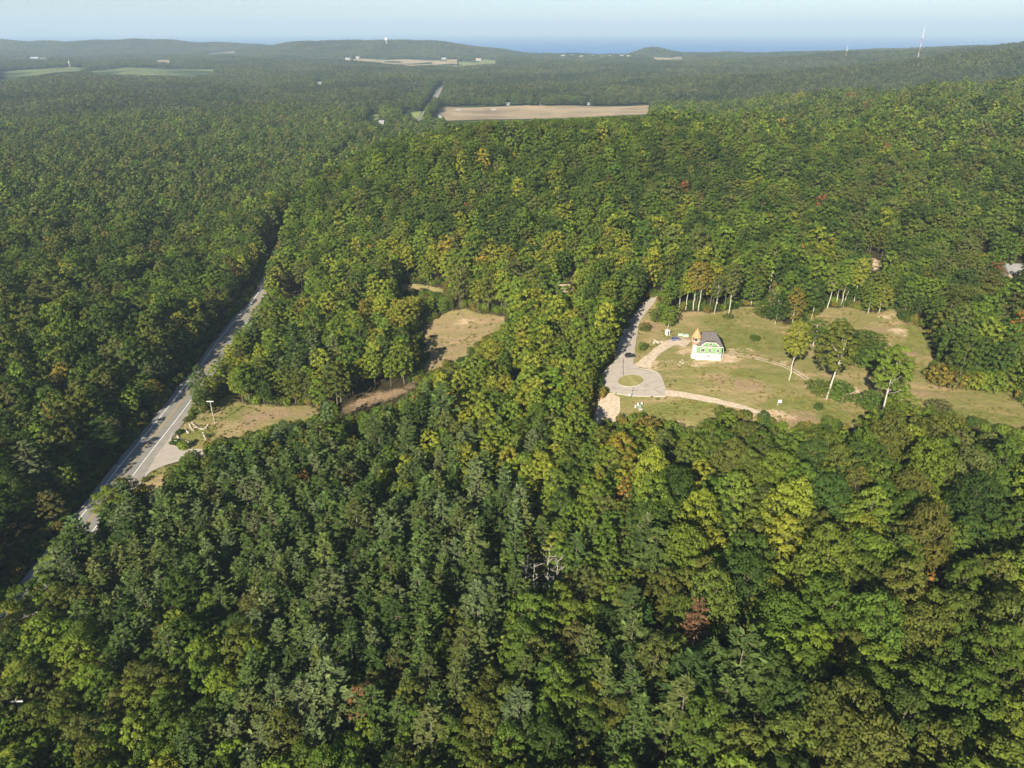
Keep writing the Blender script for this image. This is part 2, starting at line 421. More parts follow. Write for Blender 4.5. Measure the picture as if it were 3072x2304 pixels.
FARB = [  # photo px of the base, width, depth, height (m), wall, roof, label
    (r7(795, 680), 17, 9, 4.5, 'bwhite', 'broof', 'white ranch house with dark roof at the end of the tan field'),
    (r7(606, 655), 10, 8, 5, 'bwhite', 'broof', 'white house among trees by the far road bend'),
    (r7(474, 716), 9, 7, 4, 'bwhite', 'broof_pale', 'small pale house in trees below the green lawn'),
    (r7(276, 346), 26, 14, 8, 'bwhite', 'broof_pale', 'white barn at the tip of the far stubble field'),
    (r7(333, 341), 20, 14, 9, 'bwhite', 'broof_pale', 'white farmhouse on the far stubble field'),
    (r7(832, 345), 26, 14, 7, 'bwhite', 'broof_pale', 'pale shed behind the far stubble field'),
    (r7(1032, 352), 30, 16, 9, 'bwhite', 'bred', 'white barn with reddish roof at the small green field'),
    (r7(114, 488), 14, 9, 5, 'bwhite', 'broof_pale', 'lone white house in the far forest plain'),
    (r6(228, 384), 48, 18, 8, 'bwhite', 'broof_pale', 'long white shed in the pale clearing at the photo edge'),
    (r6(2070, 548), 12, 9, 5, 'bwhite', 'broof_pale', 'tiny white cabin in forest left of the far road'),
    (r7(1390, 608), 9, 7, 3.5, 'bwhite', 'broof', 'small shed at the tree line middle of the tan field'),
    (r7(1200, 610), 9, 7, 5, 'bwhite', 'broof_pale', 'small white hut at the tree line behind the tan field'),
    (r7(1662, 608), 8, 7, 4, 'bwhite', 'broof_pale', 'little white hut near the right end of the tree line'),
    (r3(2125, 60), 13, 12, 2.2, 'btan', 'broof_grey', 'grey roofed house in trees at the right photo edge'),
    (r5(790 * 1, -10), 1, 1, 1, None, None, ''),
    ((1687, 872), 7, 5, 2.2, 'btan', 'btanroof', 'tan cabin in a small gap above the bright slope')]
FARB = [b for b in FARB if b[4]]
for (bpx, bpy_), bw, bd, bh, *_r in FARB:
    sc_ = max(.25, min(7.5, 320.0 / max(20, bpy_ - 90) ** 1.0)) if False else FPX / max(200, CAMZ / math.tan(math.radians(max(1.4, PITCH + math.degrees(math.atan((bpy_ - 1152) / FPX))))))
    hw_, hh_ = bw * sc_ * .62 + 2, (bh + 1) * sc_ + 2
    FAR_OPEN.append([(bpx - hw_, bpy_ - hh_), (bpx + hw_, bpy_ - hh_), (bpx + hw_, bpy_ + 1.5), (bpx - hw_, bpy_ + 1.5)])
BARE4 = [r5(*p) for p in [(400, 290), (520, 262), (520, 300), (440, 352), (405, 345)]]
BARE5 = [(1660, 858), (1700, 850), (1735, 868), (1700, 884), (1665, 880)]
NEAR_OPEN += [BARE4, BARE5]
def in_poly(px, py, poly):
    px = np.asarray(px, float); py = np.asarray(py, float)
    ins = np.zeros(px.shape, bool)
    n = len(poly)
    for i in range(n):
        x1, y1 = poly[i]; x2, y2 = poly[(i + 1) % n]
        if y1 == y2: continue
        c = (y1 > py) != (y2 > py)
        xi = x1 + (py - y1) * (x2 - x1) / (y2 - y1)
        ins ^= c & (px < xi)
    return ins
S2 = 2
OX = 400
gx, gy = np.meshgrid(np.arange(-OX, 3072 + OX, S2) + 1.0, np.arange(0, 1700, S2) + 1.0)
OPEN = np.zeros(gx.shape, bool)
for p in NEAR_OPEN + FAR_OPEN: OPEN |= in_poly(gx, gy, p)
def is_open(px, py):
    ix = ((np.asarray(px) + OX) / S2).astype(int); iy = (np.asarray(py) / S2).astype(int)
    ok = (ix >= 0) & (ix < OPEN.shape[1]) & (iy >= 0) & (iy < OPEN.shape[0])
    return ok & OPEN[np.clip(iy, 0, OPEN.shape[0] - 1), np.clip(ix, 0, OPEN.shape[1] - 1)]
def world_poly(poly, step=None, maxlen=12):
    pts = []
    n = len(poly)
    for i in range(n):
        a = at(*poly[i]); pts.append((a.x, a.y))
    return pts
W_MEADOW = world_poly(MEADOW)

# ------------------------------------------------------------------ ground sheet
def geo(a, b, n): return np.geomspace(a, b, n)
dense = 3.0
xs = np.r_[-440 - geo(4, 9000, 70)[::-1], np.arange(-440, 520, dense), 520 + geo(3, 9000, 70)]
ys = np.r_[-260, -180, -100, -40, np.arange(20, 640, dense), 640 + geo(3, 8800, 120)]
GX, GY = np.meshgrid(xs, ys)
GZ = H(GX, GY)
nx, ny = len(xs), len(ys)
idx = np.arange(nx * ny).reshape(ny, nx)
F = np.stack([idx[:-1, :-1], idx[:-1, 1:], idx[1:, 1:], idx[1:, :-1]], -1).reshape(-1, 4)
gme = np_mesh('ground', np.stack([GX, GY, GZ], -1).reshape(-1, 3), F, M['ground'])
gme.polygons.foreach_set('use_smooth', np.ones(len(F), bool))
def world_mask(polys, soft=3.0, grow=0.0):
    m = np.zeros(GX.shape, bool)
    for p in polys: m |= in_poly(GX, GY, p)
    # soften over neighbouring vertices
    f = m.astype(float)
    for _ in range(2):
        q = np.pad(f, 1, mode='edge')
        f = (q[1:-1, 1:-1] * 2 + q[:-2, 1:-1] + q[2:, 1:-1] + q[1:-1, :-2] + q[1:-1, 2:]) / 6
    return f
def put_attr(name, f):
    a = gme.attributes.new(name, 'FLOAT', 'POINT'); a.data.foreach_set('value', f.astype(np.float32).ravel())
def wp(poly): return world_poly(poly)
def blob(fn, x, y, rx, ry, seed=0):
    c = at(*fn(x, y)); rr = random.Random(seed * 31 + int(x)); out = []
    for k in range(14):
        a = k / 14 * 2 * math.pi; q = .7 + .5 * rr.random()
        out.append((c.x + rx * q * math.cos(a), c.y + ry * q * math.sin(a)))
    return out
W_HWYMEADOW = wp([r4(*p) for p in [(1000, 420), (900, 560), (870, 640), (980, 690), (1180, 680), (1400, 640), (1700, 560), (2060, 450), (2100, 330), (1700, 320), (1400, 300), (1390, 170), (1240, 290), (1100, 400)]])
W_CORNER = wp([r4(*p) for p in [(620, 930), (700, 870), (850, 800), (960, 760), (900, 900), (800, 1100), (600, 1250)]])
W_GL1, W_GL2, W_T1, W_T2, W_P3 = wp(GLADE1), wp(GLADE2), wp(TRACK1), wp(TRACK2), wp(PATH3)
dry_polys = [W_MEADOW, W_HWYMEADOW, W_GL1, W_GL2, W_CORNER]
dry = world_mask(dry_polys)
GL = world_mask([W_GL1, W_GL2])
greenp = [blob(r1, 1450, 600, 22, 20, 1), blob(r1, 1250, 450, 10, 6, 2), blob(r1, 1720, 640, 16, 12, 3), blob(r1, 800, 1200, 14, 8, 4), blob(r1, 660, 1280, 9, 10, 5),
          blob(r1, 1950, 1150, 22, 8, 6), blob(r3, 1250, 560, 9, 14, 7), blob(r3, 1230, 700, 9, 10, 8), blob(r3, 300, 1200, 14, 6, 9), blob(r3, 600, 1300, 20, 6, 10),
          blob(r3, 1780, 1290, 20, 7, 11), blob(r3, 1850, 1090, 22, 4, 12), blob(r1, 1650, 900, 16, 7, 13), blob(r1, 1100, 1130, 14, 6, 14), blob(r1, 600, 650, 3, 10, 15),
          blob(r5, 1430, 690, 8, 10, 16), blob(r5, 1850, 560, 12, 5, 17), blob(r4, 1000, 580, 7, 8, 18), blob(r4, 1150, 560, 7, 8, 19), blob(r4, 1420, 380, 10, 8, 20), blob(r3, 1250, 870, 10, 8, 21), blob(r5, 1220, 305, 8, 4, 22), blob(r4, 700, 880, 6, 7, 24)]
green = world_mask(greenp) * .72
soilp = [blob(r1, 1450, 950, 12, 4, 31), blob(r1, 1130, 960, 8, 3, 32), blob(r1, 1480, 1010, 10, 3, 33), blob(r1, 1230, 880, 7, 3, 34), blob(r3, 1000, 540, 12, 7, 35), blob(r3, 1180, 740, 14, 7, 36),
         blob(r3, 1500, 1100, 22, 5, 37), blob(r3, 250, 1260, 12, 5, 38), blob(r3, 2080, 1370, 12, 4, 39), blob(r1, 1900, 1360, 12, 8, 40), blob(r1, 700, 500, 8, 8, 41), W_T1, W_T2, W_P3, wp(BARE4), blob(r4, 1680, 390, 14, 6, 42)]
soil = np.maximum(world_mask(soilp) * .6, GL * .5)
sandp = [blob(r1, 1310, 770, 8, 5, 51), blob(r1, 960, 690, 6, 4, 52), blob(r1, 1010, 770, 5, 3, 53), blob(r1, 1330, 690, 5, 6, 54), blob(r3, 740, 1080, 6, 5, 55), blob(r3, 680, 915, 7, 2.6, 56), blob(r3, 320, 950, 7, 2.5, 57),
         blob(r1, 1980, 930, 7, 3, 58), blob(r1, 1500, 690, 9, 3, 59), blob(r1, 1800, 800, 10, 3, 60), wp(BARE1), wp(BARE5), wp(BARE2), wp(BARE3), blob(r1, 920, 580, 10, 3, 61), blob(r1, 680, 780, 5, 7, 62), blob(r3, 1050, 430, 9, 5, 63), blob(r1, 230, 1150, 4, 10, 64),
         blob(r1, 1650, 1230, 12, 5, 65), blob(r3, 110, 1280, 10, 5, 66), blob(r1, 740, 850, 4, 4, 67), blob(r5, 1720, 530, 9, 4, 68), blob(r1, 330, 760, 2, 8, 69), blob(r3, 1130, 560, 7, 6, 70)]
sandm = np.maximum(world_mask(sandp) * .62, world_mask([blob(r1, 1150, 800, 8, 2.5, 81), blob(r1, 1330, 760, 7, 4.5, 82), blob(r1, 990, 700, 6, 4.5, 83), blob(r1, 960, 610, 8, 3, 84)]) * .85)
put_attr('dry', dry); put_attr('green', green); put_attr('soil', soil); put_attr('sand', sandm)
put_attr('far', smooth(1000, 1600, np.hypot(GX, GY)))
ground = tag(link(bpy.data.objects.new('ground', gme)), 'rolling forest floor and dry meadow ground', 'ground', kind='structure')

# ------------------------------------------------------------------ sheets laid on the ground
def spline(pts, step=2.5):
    P = [Vector(p) for p in pts]; P = [2 * P[0] - P[1]] + P + [2 * P[-1] - P[-2]]
    out = []
    for i in range(1, len(P) - 2):
        p0, p1, p2, p3 = P[i - 1:i + 3]
        n = max(2, int((p2 - p1).length / step))
        for k in range(n):
            t = k / n
            out.append(.5 * ((2 * p1) + (p2 - p0) * t + (2 * p0 - 5 * p1 + 4 * p2 - p3) * t * t + (3 * p1 - p0 - 3 * p2 + p3) * t ** 3))
    out.append(P[-2]); return out
def strip(name, pts, l, r, mat, off, parent=None, nseg=4, step=2.5, kind=None, thick=0.0, widths=None, jag=0.0):
    """a band following 2-D points, from l to r metres beside them (right is positive)"""
    c = spline([Vector((p[0], p[1])) for p in pts], step)
    V, Fq = [], []
    rr = random.Random(len(c))
    for i, p in enumerate(c):
        d = (c[min(i + 1, len(c) - 1)] - c[max(i - 1, 0)]).normalized(); nrm = Vector((d.y, -d.x))
        k = 1.0 if widths is None else float(np.interp(i / (len(c) - 1), np.linspace(0, 1, len(widths)), widths))
        j0, j1 = rr.uniform(-jag, jag), rr.uniform(-jag, jag)
        for s in range(nseg + 1):
            q = p + nrm * ((l + j0) * k + ((r + j1) - (l + j0)) * k * s / nseg)
            V.append((q.x, q.y))
    V = np.array(V); z = H(V[:, 0], V[:, 1]) + off
    V = np.c_[V, z]; n = nseg + 1
    for i in range(len(c) - 1):
        for s in range(nseg): Fq.append((i * n + s, i * n + s + 1, (i + 1) * n + s + 1, (i + 1) * n + s))
    mb = MB(); mb.v = [tuple(v) for v in V]; mb.f = Fq
    if thick > 0:
        base = len(mb.v); mb.v += [(v[0], v[1], v[2] - thick) for v in V]
        for i in range(len(c) - 1):
            for s in (0, nseg):
                a, b = i * n + s, (i + 1) * n + s
                mb.f.append((a, b, b + base, a + base) if s == 0 else (b, a, a + base, b + base))
    o = mb.build(name, mat, parent)
    if kind: o['kind'] = kind
    return o
def sheet(name, wpoly, mat, off, parent=None, kind='structure', cell=3.0):
    """polygon filled with a fine grid so it follows the ground"""
    wpoly = [tuple(p) for p in wpoly]
    import bmesh
    bm = bmesh.new()
    vs = [bm.verts.new((x, y, 0)) for x, y in wpoly]
    bm.faces.new(vs)
    bmesh.ops.triangulate(bm, faces=bm.faces[:])
    xs_ = [p[0] for p in wpoly]; ys_ = [p[1] for p in wpoly]
    for axis, lo, hi in ((0, min(xs_), max(xs_)), (1, min(ys_), max(ys_))):
        n = min(90, int((hi - lo) / cell))
        for k in range(1, n + 1):
            co = [0, 0, 0]; co[axis] = lo + (hi - lo) * k / (n + 1); no = [0, 0, 0]; no[axis] = 1
            bmesh.ops.bisect_plane(bm, geom=bm.verts[:] + bm.edges[:] + bm.faces[:], plane_co=co, plane_no=no)
    A = np.array([v.co[:2] for v in bm.verts])
    z = H(A[:, 0], A[:, 1]) + off
    for v, zz in zip(bm.verts, z): v.co.z = zz
    for f in bm.faces:
        if f.normal.z < 0: f.normal_flip()
    me = bpy.data.meshes.new(name); bm.normal_update(); bm.to_mesh(me); bm.free()
    me.materials.append(mat)
    o = link(bpy.data.objects.new(name, me), parent)
    if kind and parent is None: o['kind'] = kind
    return o

# highway: measured along the left white edge line; carriageway, shoulders, markings
LEFT_LINE = [(-40, 1905), (62, 1778), (167, 1646), (240, 1556), (373.6, 1382), (507, 1219), (606, 1092), (651, 1028), (719, 947), (768, 889)]
hl = [at(*p) for p in LEFT_LINE]
hl = [(p.x, p.y) for p in hl]
BEYOND = [(845, 770), (915, 655), (975, 560), (1035, 490), (1100, 430), (1190, 375), (1258, 346), (1285, 312), (1312, 270), (1330, 256)]
hl2 = [atz(px, py, z) for (px, py), z in zip(BEYOND, [3, 4, 5, 4, 3, 3, 2, 1, 0, 0])]
HWY = hl + hl2
hw = strip('highway', HWY, -2.6, 12.0, M['highway'], .14, nseg=6, kind='structure')
tag(hw, 'grey two-lane highway curving through the forest valley', 'road')
strip('shoulder', HWY, 8.2, 12.0, M['shoulder'], .17, hw, nseg=2)
strip('edge_line', HWY, -.18, .18, M['white_paint'], .20, hw, nseg=1)
strip('edge_line', HWY, 7.6, 7.95, M['white_paint'], .20, hw, nseg=1)
strip('centre_line', HWY, 3.5, 3.72, M['yellow_paint'], .19, hw, nseg=1)
strip('centre_line', HWY, 4.02, 4.24, M['yellow_paint'], .19, hw, nseg=1)

# side street mouth with kerbs
mouth_px = [r4(*p) for p in [(600, 985), (700, 870), (820, 812), (960, 770), (1180, 745), (1190, 690), (980, 688), (900, 665), (865, 620), (870, 570), (890, 545), (760, 720)]]
mw = [(p.x, p.y) for p in (at(*q) for q in mouth_px)]
ms = sheet('side_street', mw, M['lane'], .24)
tag(ms, 'pale side street opening off the highway between kerbs', 'road')
def kerb(parent, px, w=.35, h=.12, off=.16):
    pts = [at(*q) for q in px]
    return strip('kerb', [(p.x, p.y) for p in pts], -w / 2, w / 2, M['kerb'], off + h, parent, nseg=1, step=1.5, thick=h + .2)
kerb(ms, [r4(*p) for p in [(600, 985), (650, 915), (700, 872), (820, 814), (960, 772)]], .55)
kerb(ms, [r4(*p) for p in [(1190, 690), (980, 688), (900, 665), (865, 620), (870, 570), (890, 545)]], .55)

# lane and turning circle
lane_px_l = [(715, 245), (640, 305), (560, 385), (500, 450), (455, 560), (425, 650), (405, 740), (395, 800)]
lane_px_r = [(755, 245), (725, 300), (655, 385), (605, 460), (582, 560), (568, 650), (556, 720), (548, 800)]
circ = [(610, 846), (700, 862), (770, 895), (806, 960), (820, 1020), (820, 1076), (690, 1078), (560, 1074), (460, 1066), (380, 1050), (320, 1015), (285, 965), (300, 880), (350, 830)]
lane_poly = [r1(*p) for p in lane_px_l[::-1] + lane_px_r + circ]
lw = [(p.x, p.y) for p in (at(*q) for q in lane_poly)]
lane = sheet('lane', lw, M['lane'], .14)
tag(lane, 'pale asphalt lane ending in a turning circle with a grass island', 'road')
ic = at(*r1(530, 947))
isl = [(ic.x + 5.2 * math.cos(a) , ic.y + 4.9 * math.sin(a)) for a in np.linspace(0, 2 * math.pi, 28, endpoint=False)]
iso = sheet('grass_island', isl, M['lawn'], .26, lane)
M['lawn_dry'] = plain('lawn_dry', (.25, .22, .085), .95, .05, .2, .4)
iso.data.materials[0] = M['lawn_dry']
ring = isl + isl[:1]
strip('kerb', ring, -.12, .12, M['kerb'], .28, lane, nseg=1, step=1.2, thick=.3)
for ln in [[(820, 1020), (770, 895), (700, 862), (610, 846)], [(380, 1050), (560, 1074), (820, 1078)], [(548, 800), (568, 650), (582, 560), (605, 460), (655, 385), (725, 300)]]:
    kerb(lane, [r1(*p) for p in ln], .28, .10, .14)
for ln, w in [([(470, 760), (468, 880), (475, 905)], .2), ([(480, 855), (600, 850), (700, 880)], .12), ([(640, 1000), (700, 965), (790, 950)], .12), ([(540, 1070), (555, 1000)], .16),
              ([(300, 985), (400, 1010), (560, 1030), (700, 1020), (810, 985)], .12), ([(690, 1000), (740, 1030), (800, 1060)], .1), ([(455, 570), (575, 590)], .12), ([(420, 700), (565, 680)], .1), ([(500, 470), (600, 480)], .1)]:
    pts = [at(*r1(*p)) for p in ln]
    strip('tar_line', [(p.x, p.y) for p in pts], -w / 2, w / 2, M['tar'], .17, lane, nseg=1, step=1.0, jag=.05)

# gravel drive, dirt track, gravel pad
dp = [at(*r1(*p)) for p in [(615, 835), (690, 760), (770, 690), (850, 640), (930, 628), (1010, 640)]]
gd = strip('gravel_drive', [(p.x, p.y) for p in dp], -3.0, 3.0, M['gravel'], .12, nseg=4, kind='structure', widths=[1.25, .9, .8, .9, 1.1, 1.3], jag=.35)
tag(gd, 'pale gravel drive from the turning circle to the house', 'driveway')
tp = [at(*r1(*p)) for p in [(815, 1045), (950, 1062), (1100, 1088), (1300, 1130), (1450, 1165), (1560, 1200), (1660, 1235)]]
tk = strip('dirt_track', [(p.x, p.y) for p in tp], -2.1, 2.1, M['gravel'], .11, nseg=3, kind='structure', widths=[1.0, .95, .9, .85, .75, .55, .25], jag=.3)
tag(tk, 'pale dirt track leaving the turning circle across the meadow', 'path')
gp = [at(*r1(*p)) for p in [(330, 1035), (385, 1058), (440, 1085), (445, 1180), (425, 1260), (370, 1315), (300, 1330), (235, 1300), (250, 1190), (285, 1090)]]
pad = sheet('gravel_pad', [(p.x, p.y) for p in gp], M['gravel'], .10)
tag(pad, 'pale gravel stub below the turning circle', 'gravel')

wt0 = [at(*r1(*p)) for p in [(1340, 705), (1500, 742), (1700, 792), (1850, 845), (1990, 930)]]
for o_ in (-.9, .9):
    tag(strip('wheel_track', [(p.x, p.y) for p in wt0], o_ - .3, o_ + .3, M['gravel'], .06, nseg=1, kind='structure', jag=.16, widths=[1, 1, 1, 1, 1]), 'upper faint wheel track running right from the house' if o_ < 0 else 'lower faint wheel track running right from the house', 'path')
# far fields
def field(poly, mat, label, cat='field', off=.8):
    w = wp(poly); o = sheet('field', w, M[mat], off, cell=30); tag(o, label, cat); return o
field(FIELD_BROWN, 'field_tan', 'long tan mown field behind the forested ridge')
field(LAWN1, 'lawn', 'small green lawn left of the far road bend', 'lawn')
field(LAWN2, 'lawn', 'green lawn beside the far road bend', 'lawn')
field(FIELD_FARM, 'field_tan', 'tan stubble field at the foot of the far hill')
field(FIELD_FARM2, 'field_green', 'small pale green field at the foot of the far hill')
field(FIELD_L1, 'field_olive', 'olive green field at the photo edge, far forest plain')
field(FIELD_L2, 'field_olive', 'long olive green field in the far forest plain')
field(FIELD_L3, 'field_tan', 'small bright tan field beyond the green fields')
field(FIELD_L4, 'field_tan', 'pale tan field below the far hills')
field(FIELD_L5, 'field_tan', 'pale clearing with a white shed at the photo edge')
field(FIELD_R1, 'field_tan', 'tan field near the lake shore')
field(FIELD_R2, 'field_green', 'thin pale green field by the lake shore')
field(PARK_L, 'gravel', 'pale gravel yard at the edge of the far plain', 'yard')

# lake and far shore
lk = MB()
yy = np.r_[np.linspace(5500, 20000, 12), np.linspace(24000, 64000, 8)]
for y in yy: lk.v += [(-90000, y, -20), (90000, y, -20)]
lk.f = [(2 * i, 2 * i + 1, 2 * i + 3, 2 * i + 2) for i in range(len(yy) - 1)]
tag(lk.build('lake', M['lake']), 'wide blue lake under the horizon', 'lake', kind='structure')
fs = MB()
prof = [(-36000, 60), (-30500, 330), (-27500, 420), (-25500, 330), (-23500, 240), (-22300, 60)]
fs.prism([(x, -30) for x, z in prof[:1]] + [(x, z) for x, z in prof] + [(prof[-1][0], -30)], 36000, 40000)
tag(fs.build('far_shore', M['far_land']), 'hazy blue headland across the lake', 'hill', kind='structure')

# ------------------------------------------------------------------ tree shapes (unit trees: broadleaf 20 m tall, crown radius 4.5 m; pine 22 m, radius 4)
def quads(c, n, size, rs, aspect=1.0, along=None):
    """leaf faces: centres c, normals n, sizes"""
    n = n / np.linalg.norm(n, axis=1, keepdims=True)
    if along is None: along = rs.normal(size=c.shape)
    u = along - n * (along * n).sum(1, keepdims=True); u /= np.linalg.norm(u, axis=1, keepdims=True) + 1e-9
    v = np.cross(n, u)
    s = size[:, None] * .5
    V = np.stack([c - u * s - v * s * aspect * .6, c + u * s * .25 - v * s * aspect, c + u * s * 1.15 + v * s * aspect * .1, c - u * s * .1 + v * s * aspect], 1)
    return V.reshape(-1, 3), np.arange(len(c) * 4).reshape(-1, 4)
def crown_broad(seed, nclump=60, nleaf=46, leaf=.56, RR=4.5, HT=20.0, base=.30, shape=0.0, sparse=0.0):
    rs = np.random.default_rng(seed)
    z0, z1 = HT * base, HT
    hh = (z1 - z0) / 2; cz_ = (z1 + z0) / 2
    k = np.arange(nclump); ph = k * 2.399963 + rs.uniform(0, 6.28)
    u = 1 - (k + .5) / nclump * 1.72                    # from the top down past the middle
    u = np.clip(u + rs.normal(0, .05, nclump), -.85, .99)
    lobes = 1 + .16 * np.sin(ph * 2 + rs.uniform(0, 6)) + .12 * np.sin(ph * 3 + rs.uniform(0, 6))
    rad = np.sqrt(1 - u * u) ** (1.0 - .25 * shape) * lobes * rs.uniform(.72, 1.05, nclump)
    rad = np.where(u < 0, rad * (1 + .25 * u), rad)
    C = np.stack([rad * RR * np.cos(ph), rad * RR * np.sin(ph), cz_ + hh * u * rs.uniform(.85, 1.0, nclump)], 1)
    keep = rs.random(nclump) > sparse
    C = C[keep]
    ni = max(8, nclump // 5)                            # inner boughs
    q = rs.normal(size=(ni, 3)); q /= np.linalg.norm(q, axis=1, keepdims=True)
    Ci = q * rs.uniform(.15, .6, (ni, 1)) * [RR, RR, hh] + [0, 0, cz_]
    A = np.r_[C, Ci]; m = len(A)
    cr = RR * rs.uniform(.20, .33, m)
    out = A - [0, 0, cz_ - hh * .5]
    out = out / (np.linalg.norm(out, axis=1, keepdims=True) + 1e-6)
    d = rs.normal(size=(m, nleaf, 3)); d /= np.linalg.norm(d, axis=2, keepdims=True)
    d += out[:, None, :] * .55 + np.array([0, 0, .45]); d /= np.linalg.norm(d, axis=2, keepdims=True)
    pos = A[:, None, :] + d * cr[:, None, None] * rs.uniform(.55, 1.08, (m, nleaf, 1)) * [1.12, 1.12, .78]
    nrm = d * 1.0 + rs.normal(size=d.shape) * .30 + [0, 0, .2]
    size = leaf * rs.uniform(.6, 1.25, (m, nleaf))
    V, Fq = quads(pos.reshape(-1, 3), nrm.reshape(-1, 3), size.ravel(), rs, .85)
    cv = np.repeat(rs.uniform(.86, 1.16, m), nleaf) * rs.uniform(.82, 1.2, m * nleaf)
    hv = np.clip(np.repeat(rs.normal(.25, .28, m), nleaf) + rs.normal(0, .15, m * nleaf), 0, 1)
    cv = np.stack([cv, np.repeat(rs.random(m), nleaf)], 1)
    return V, Fq, cv, hv, C
def trunk_mb(seed, HT, r0_, top=.8, limbs=None, sway=.3, n=7):
    rr = random.Random(seed); mb = MB()
    pts = [(0, 0, -.6)]; x = y = 0
    for k in range(1, 7):
        x += rr.uniform(-sway, sway); y += rr.uniform(-sway, sway)
        pts.append((x, y, HT * top * k / 6))
    mb.tube(pts, [r0_ * 1.35] + [r0_ * (1 - .78 * k / 6) for k in range(1, 7)], n)
    if limbs is not None and len(limbs):
        sel = limbs[:: max(1, len(limbs) // 9)]
        for L in sel:
            zz = max(HT * .25, min(HT * top * .92, L[2] * .72)); f = zz / (HT * top) * 6; i = min(5, int(f)); g = f - i
            p = [pts[i + 1][j] * g + pts[i][j] * (1 - g) if i else pts[1][j] for j in (0, 1)]
            a = Vector((p[0], p[1], zz)); b = Vector(L) * .93; mid = (a + b) * .5 + Vector((0, 0, -.25))
            mb.tube([a, mid, b], [r0_ * .34, r0_ * .22, r0_ * .08], 4)
    return mb
def crown_pine(seed, HT=22.0, RR=4.0, nw=19, leaf=1.1, base=.18, dens=1.0, flat=0.0):
    rs = np.random.default_rng(seed)
    P, N, S, A, cv = [], [], [], [], []
    limbs = []
    for w in range(nw):
        f = w / (nw - 1); z = HT * (base + (.965 - base) * f)
        L = RR * (1 - f) ** .62 * (.55 + .45 * min(1, f * 4 + .35)) + .35
        nb = 6 if f < .8 else 4
        a0 = rs.uniform(0, 6.28)
        for b in range(nb):
            if rs.random() < .10: continue
            a = a0 + b * 6.283 / nb + rs.normal(0, .18); ll = L * rs.uniform(.68, 1.15)
            up = .12 + .45 * f + rs.normal(0, .06) - flat
            tips = np.array([math.cos(a) * ll, math.sin(a) * ll, z + ll * up])
            limbs.append(((0, 0, z), tips))
            nt = max(2, int(ll / .62 * dens))
            bv = rs.uniform(.85, 1.15)
            for k in range(nt):
                g = .28 + .74 * (k + rs.random()) / nt
                c0 = np.array([math.cos(a) * ll * g, math.sin(a) * ll * g, z + ll * up * g * (.75 + .25 * g)])
                side = (rs.random() - .5) * 1.5 * (1.1 - g * .5)
                dirv = np.array([math.cos(a + side), math.sin(a + side), .55 + .45 * rs.random()])
                m = 5
                dd = dirv[None] + rs.normal(0, .30, (m, 3)); dd /= np.linalg.norm(dd, axis=1, keepdims=True)
                P.append(c0 + dd * leaf * .35); A.append(dd)
                N.append(rs.normal(0, .45, (m, 3)) + [0, 0, 1.0])
                S.append(leaf * rs.uniform(.75, 1.25, m)); cv.append(np.full(m, bv) * rs.uniform(.8, 1.2, m))
    P, N, S, A, cv = (np.concatenate(q) for q in (P, N, S, A, cv))
    V, Fq = quads(P, N, S, rs, .5, A)
    return V, Fq, cv, np.clip(rs.normal(.15, .15, len(cv)), 0, 1), limbs
def pine_trunk(seed, HT, limbs):
    mb = MB(); mb.tube([(0, 0, -.6), (.1, 0, HT * .35), (0, .1, HT * .7), (0, 0, HT * .86)], [.32, .24, .12, .03], 7)
    for a, b in limbs[::3]:
        mb.tube([a, tuple(np.array(a) * .1 + np.array(b) * .85)], [.07, .025], 3, cap=False)
    return mb

def merged(name, parts, mats):
    """several (V,F,matindex,var,hue) pieces joined as one forest tree"""
    Vs, Fs, mi, va, hu = [], [], [], [], []; off = 0
    for V, Fq, m, v, h in parts:
        Vs.append(V); Fs.append(Fq + off); off += len(V)
        mi.append(np.full(len(Fq), m)); va.append(np.ones((len(Fq), 2)) if v is None else (v if v.ndim == 2 else np.stack([v, np.zeros(len(v))], 1))); hu.append(h if h is not None else np.zeros(len(Fq)))
    return np_mesh(name, np.concatenate(Vs), np.concatenate(Fs), mats, {'leafvar': np.concatenate(va), 'leafhue': np.concatenate(hu)}, np.concatenate(mi))
def stick(HT, r, top=.8, n=5):
    a = np.arange(n) * 2 * math.pi / n
    lo = np.stack([r * np.cos(a), r * np.sin(a), np.full(n, -.6)], 1); hi = np.stack([r * .3 * np.cos(a), r * .3 * np.sin(a), np.full(n, HT * top)], 1)
    i = np.arange(n); j = (i + 1) % n
    return np.r_[lo, hi], np.stack([i, j, j + n, i + n], 1)

BROAD_KW = [dict(base=.16), dict(shape=.6, base=.2), dict(shape=-.6, base=.12), dict(nclump=54, base=.1, shape=-1.2), dict(shape=.3, sparse=.12, base=.24), dict(nclump=68, shape=.9, base=.2)]
broad_crowns, broad_trunks = [], []
for i, kw in enumerate(BROAD_KW):
    V, Fq, cv, hv, C = crown_broad(100 + i, **kw)
    broad_crowns.append(np_mesh('broadleaf_crown', V, Fq, M['leaf'], {'leafvar': cv, 'leafhue': hv}))
    broad_trunks.append(trunk_mb(i, 20, .27, .78, C).mesh('broadleaf_trunk', M['bark'], True))
for i in range(4):
    V, Fq, cv, hv, C = crown_broad(140 + i, nclump=96, nleaf=46, leaf=.60, RR=6.2, HT=20.0, base=.16, shape=.3 * i - .2)
    V[:, :2] *= 4.5 / 6.2; C = C * [4.5 / 6.2, 4.5 / 6.2, 1]
    broad_crowns.append(np_mesh('broadleaf_crown', V, Fq, M['leaf'], {'leafvar': cv, 'leafhue': hv}))
    broad_trunks.append(trunk_mb(20 + i, 20, .27, .78, C).mesh('broadleaf_trunk', M['bark'], True))
pine_crowns, pine_trunks = [], []
PINE_KW = [dict(), dict(nw=17, RR=4.4), dict(nw=21, RR=3.6, base=.15), dict(nw=16, base=.3, flat=.12, RR=4.6)]
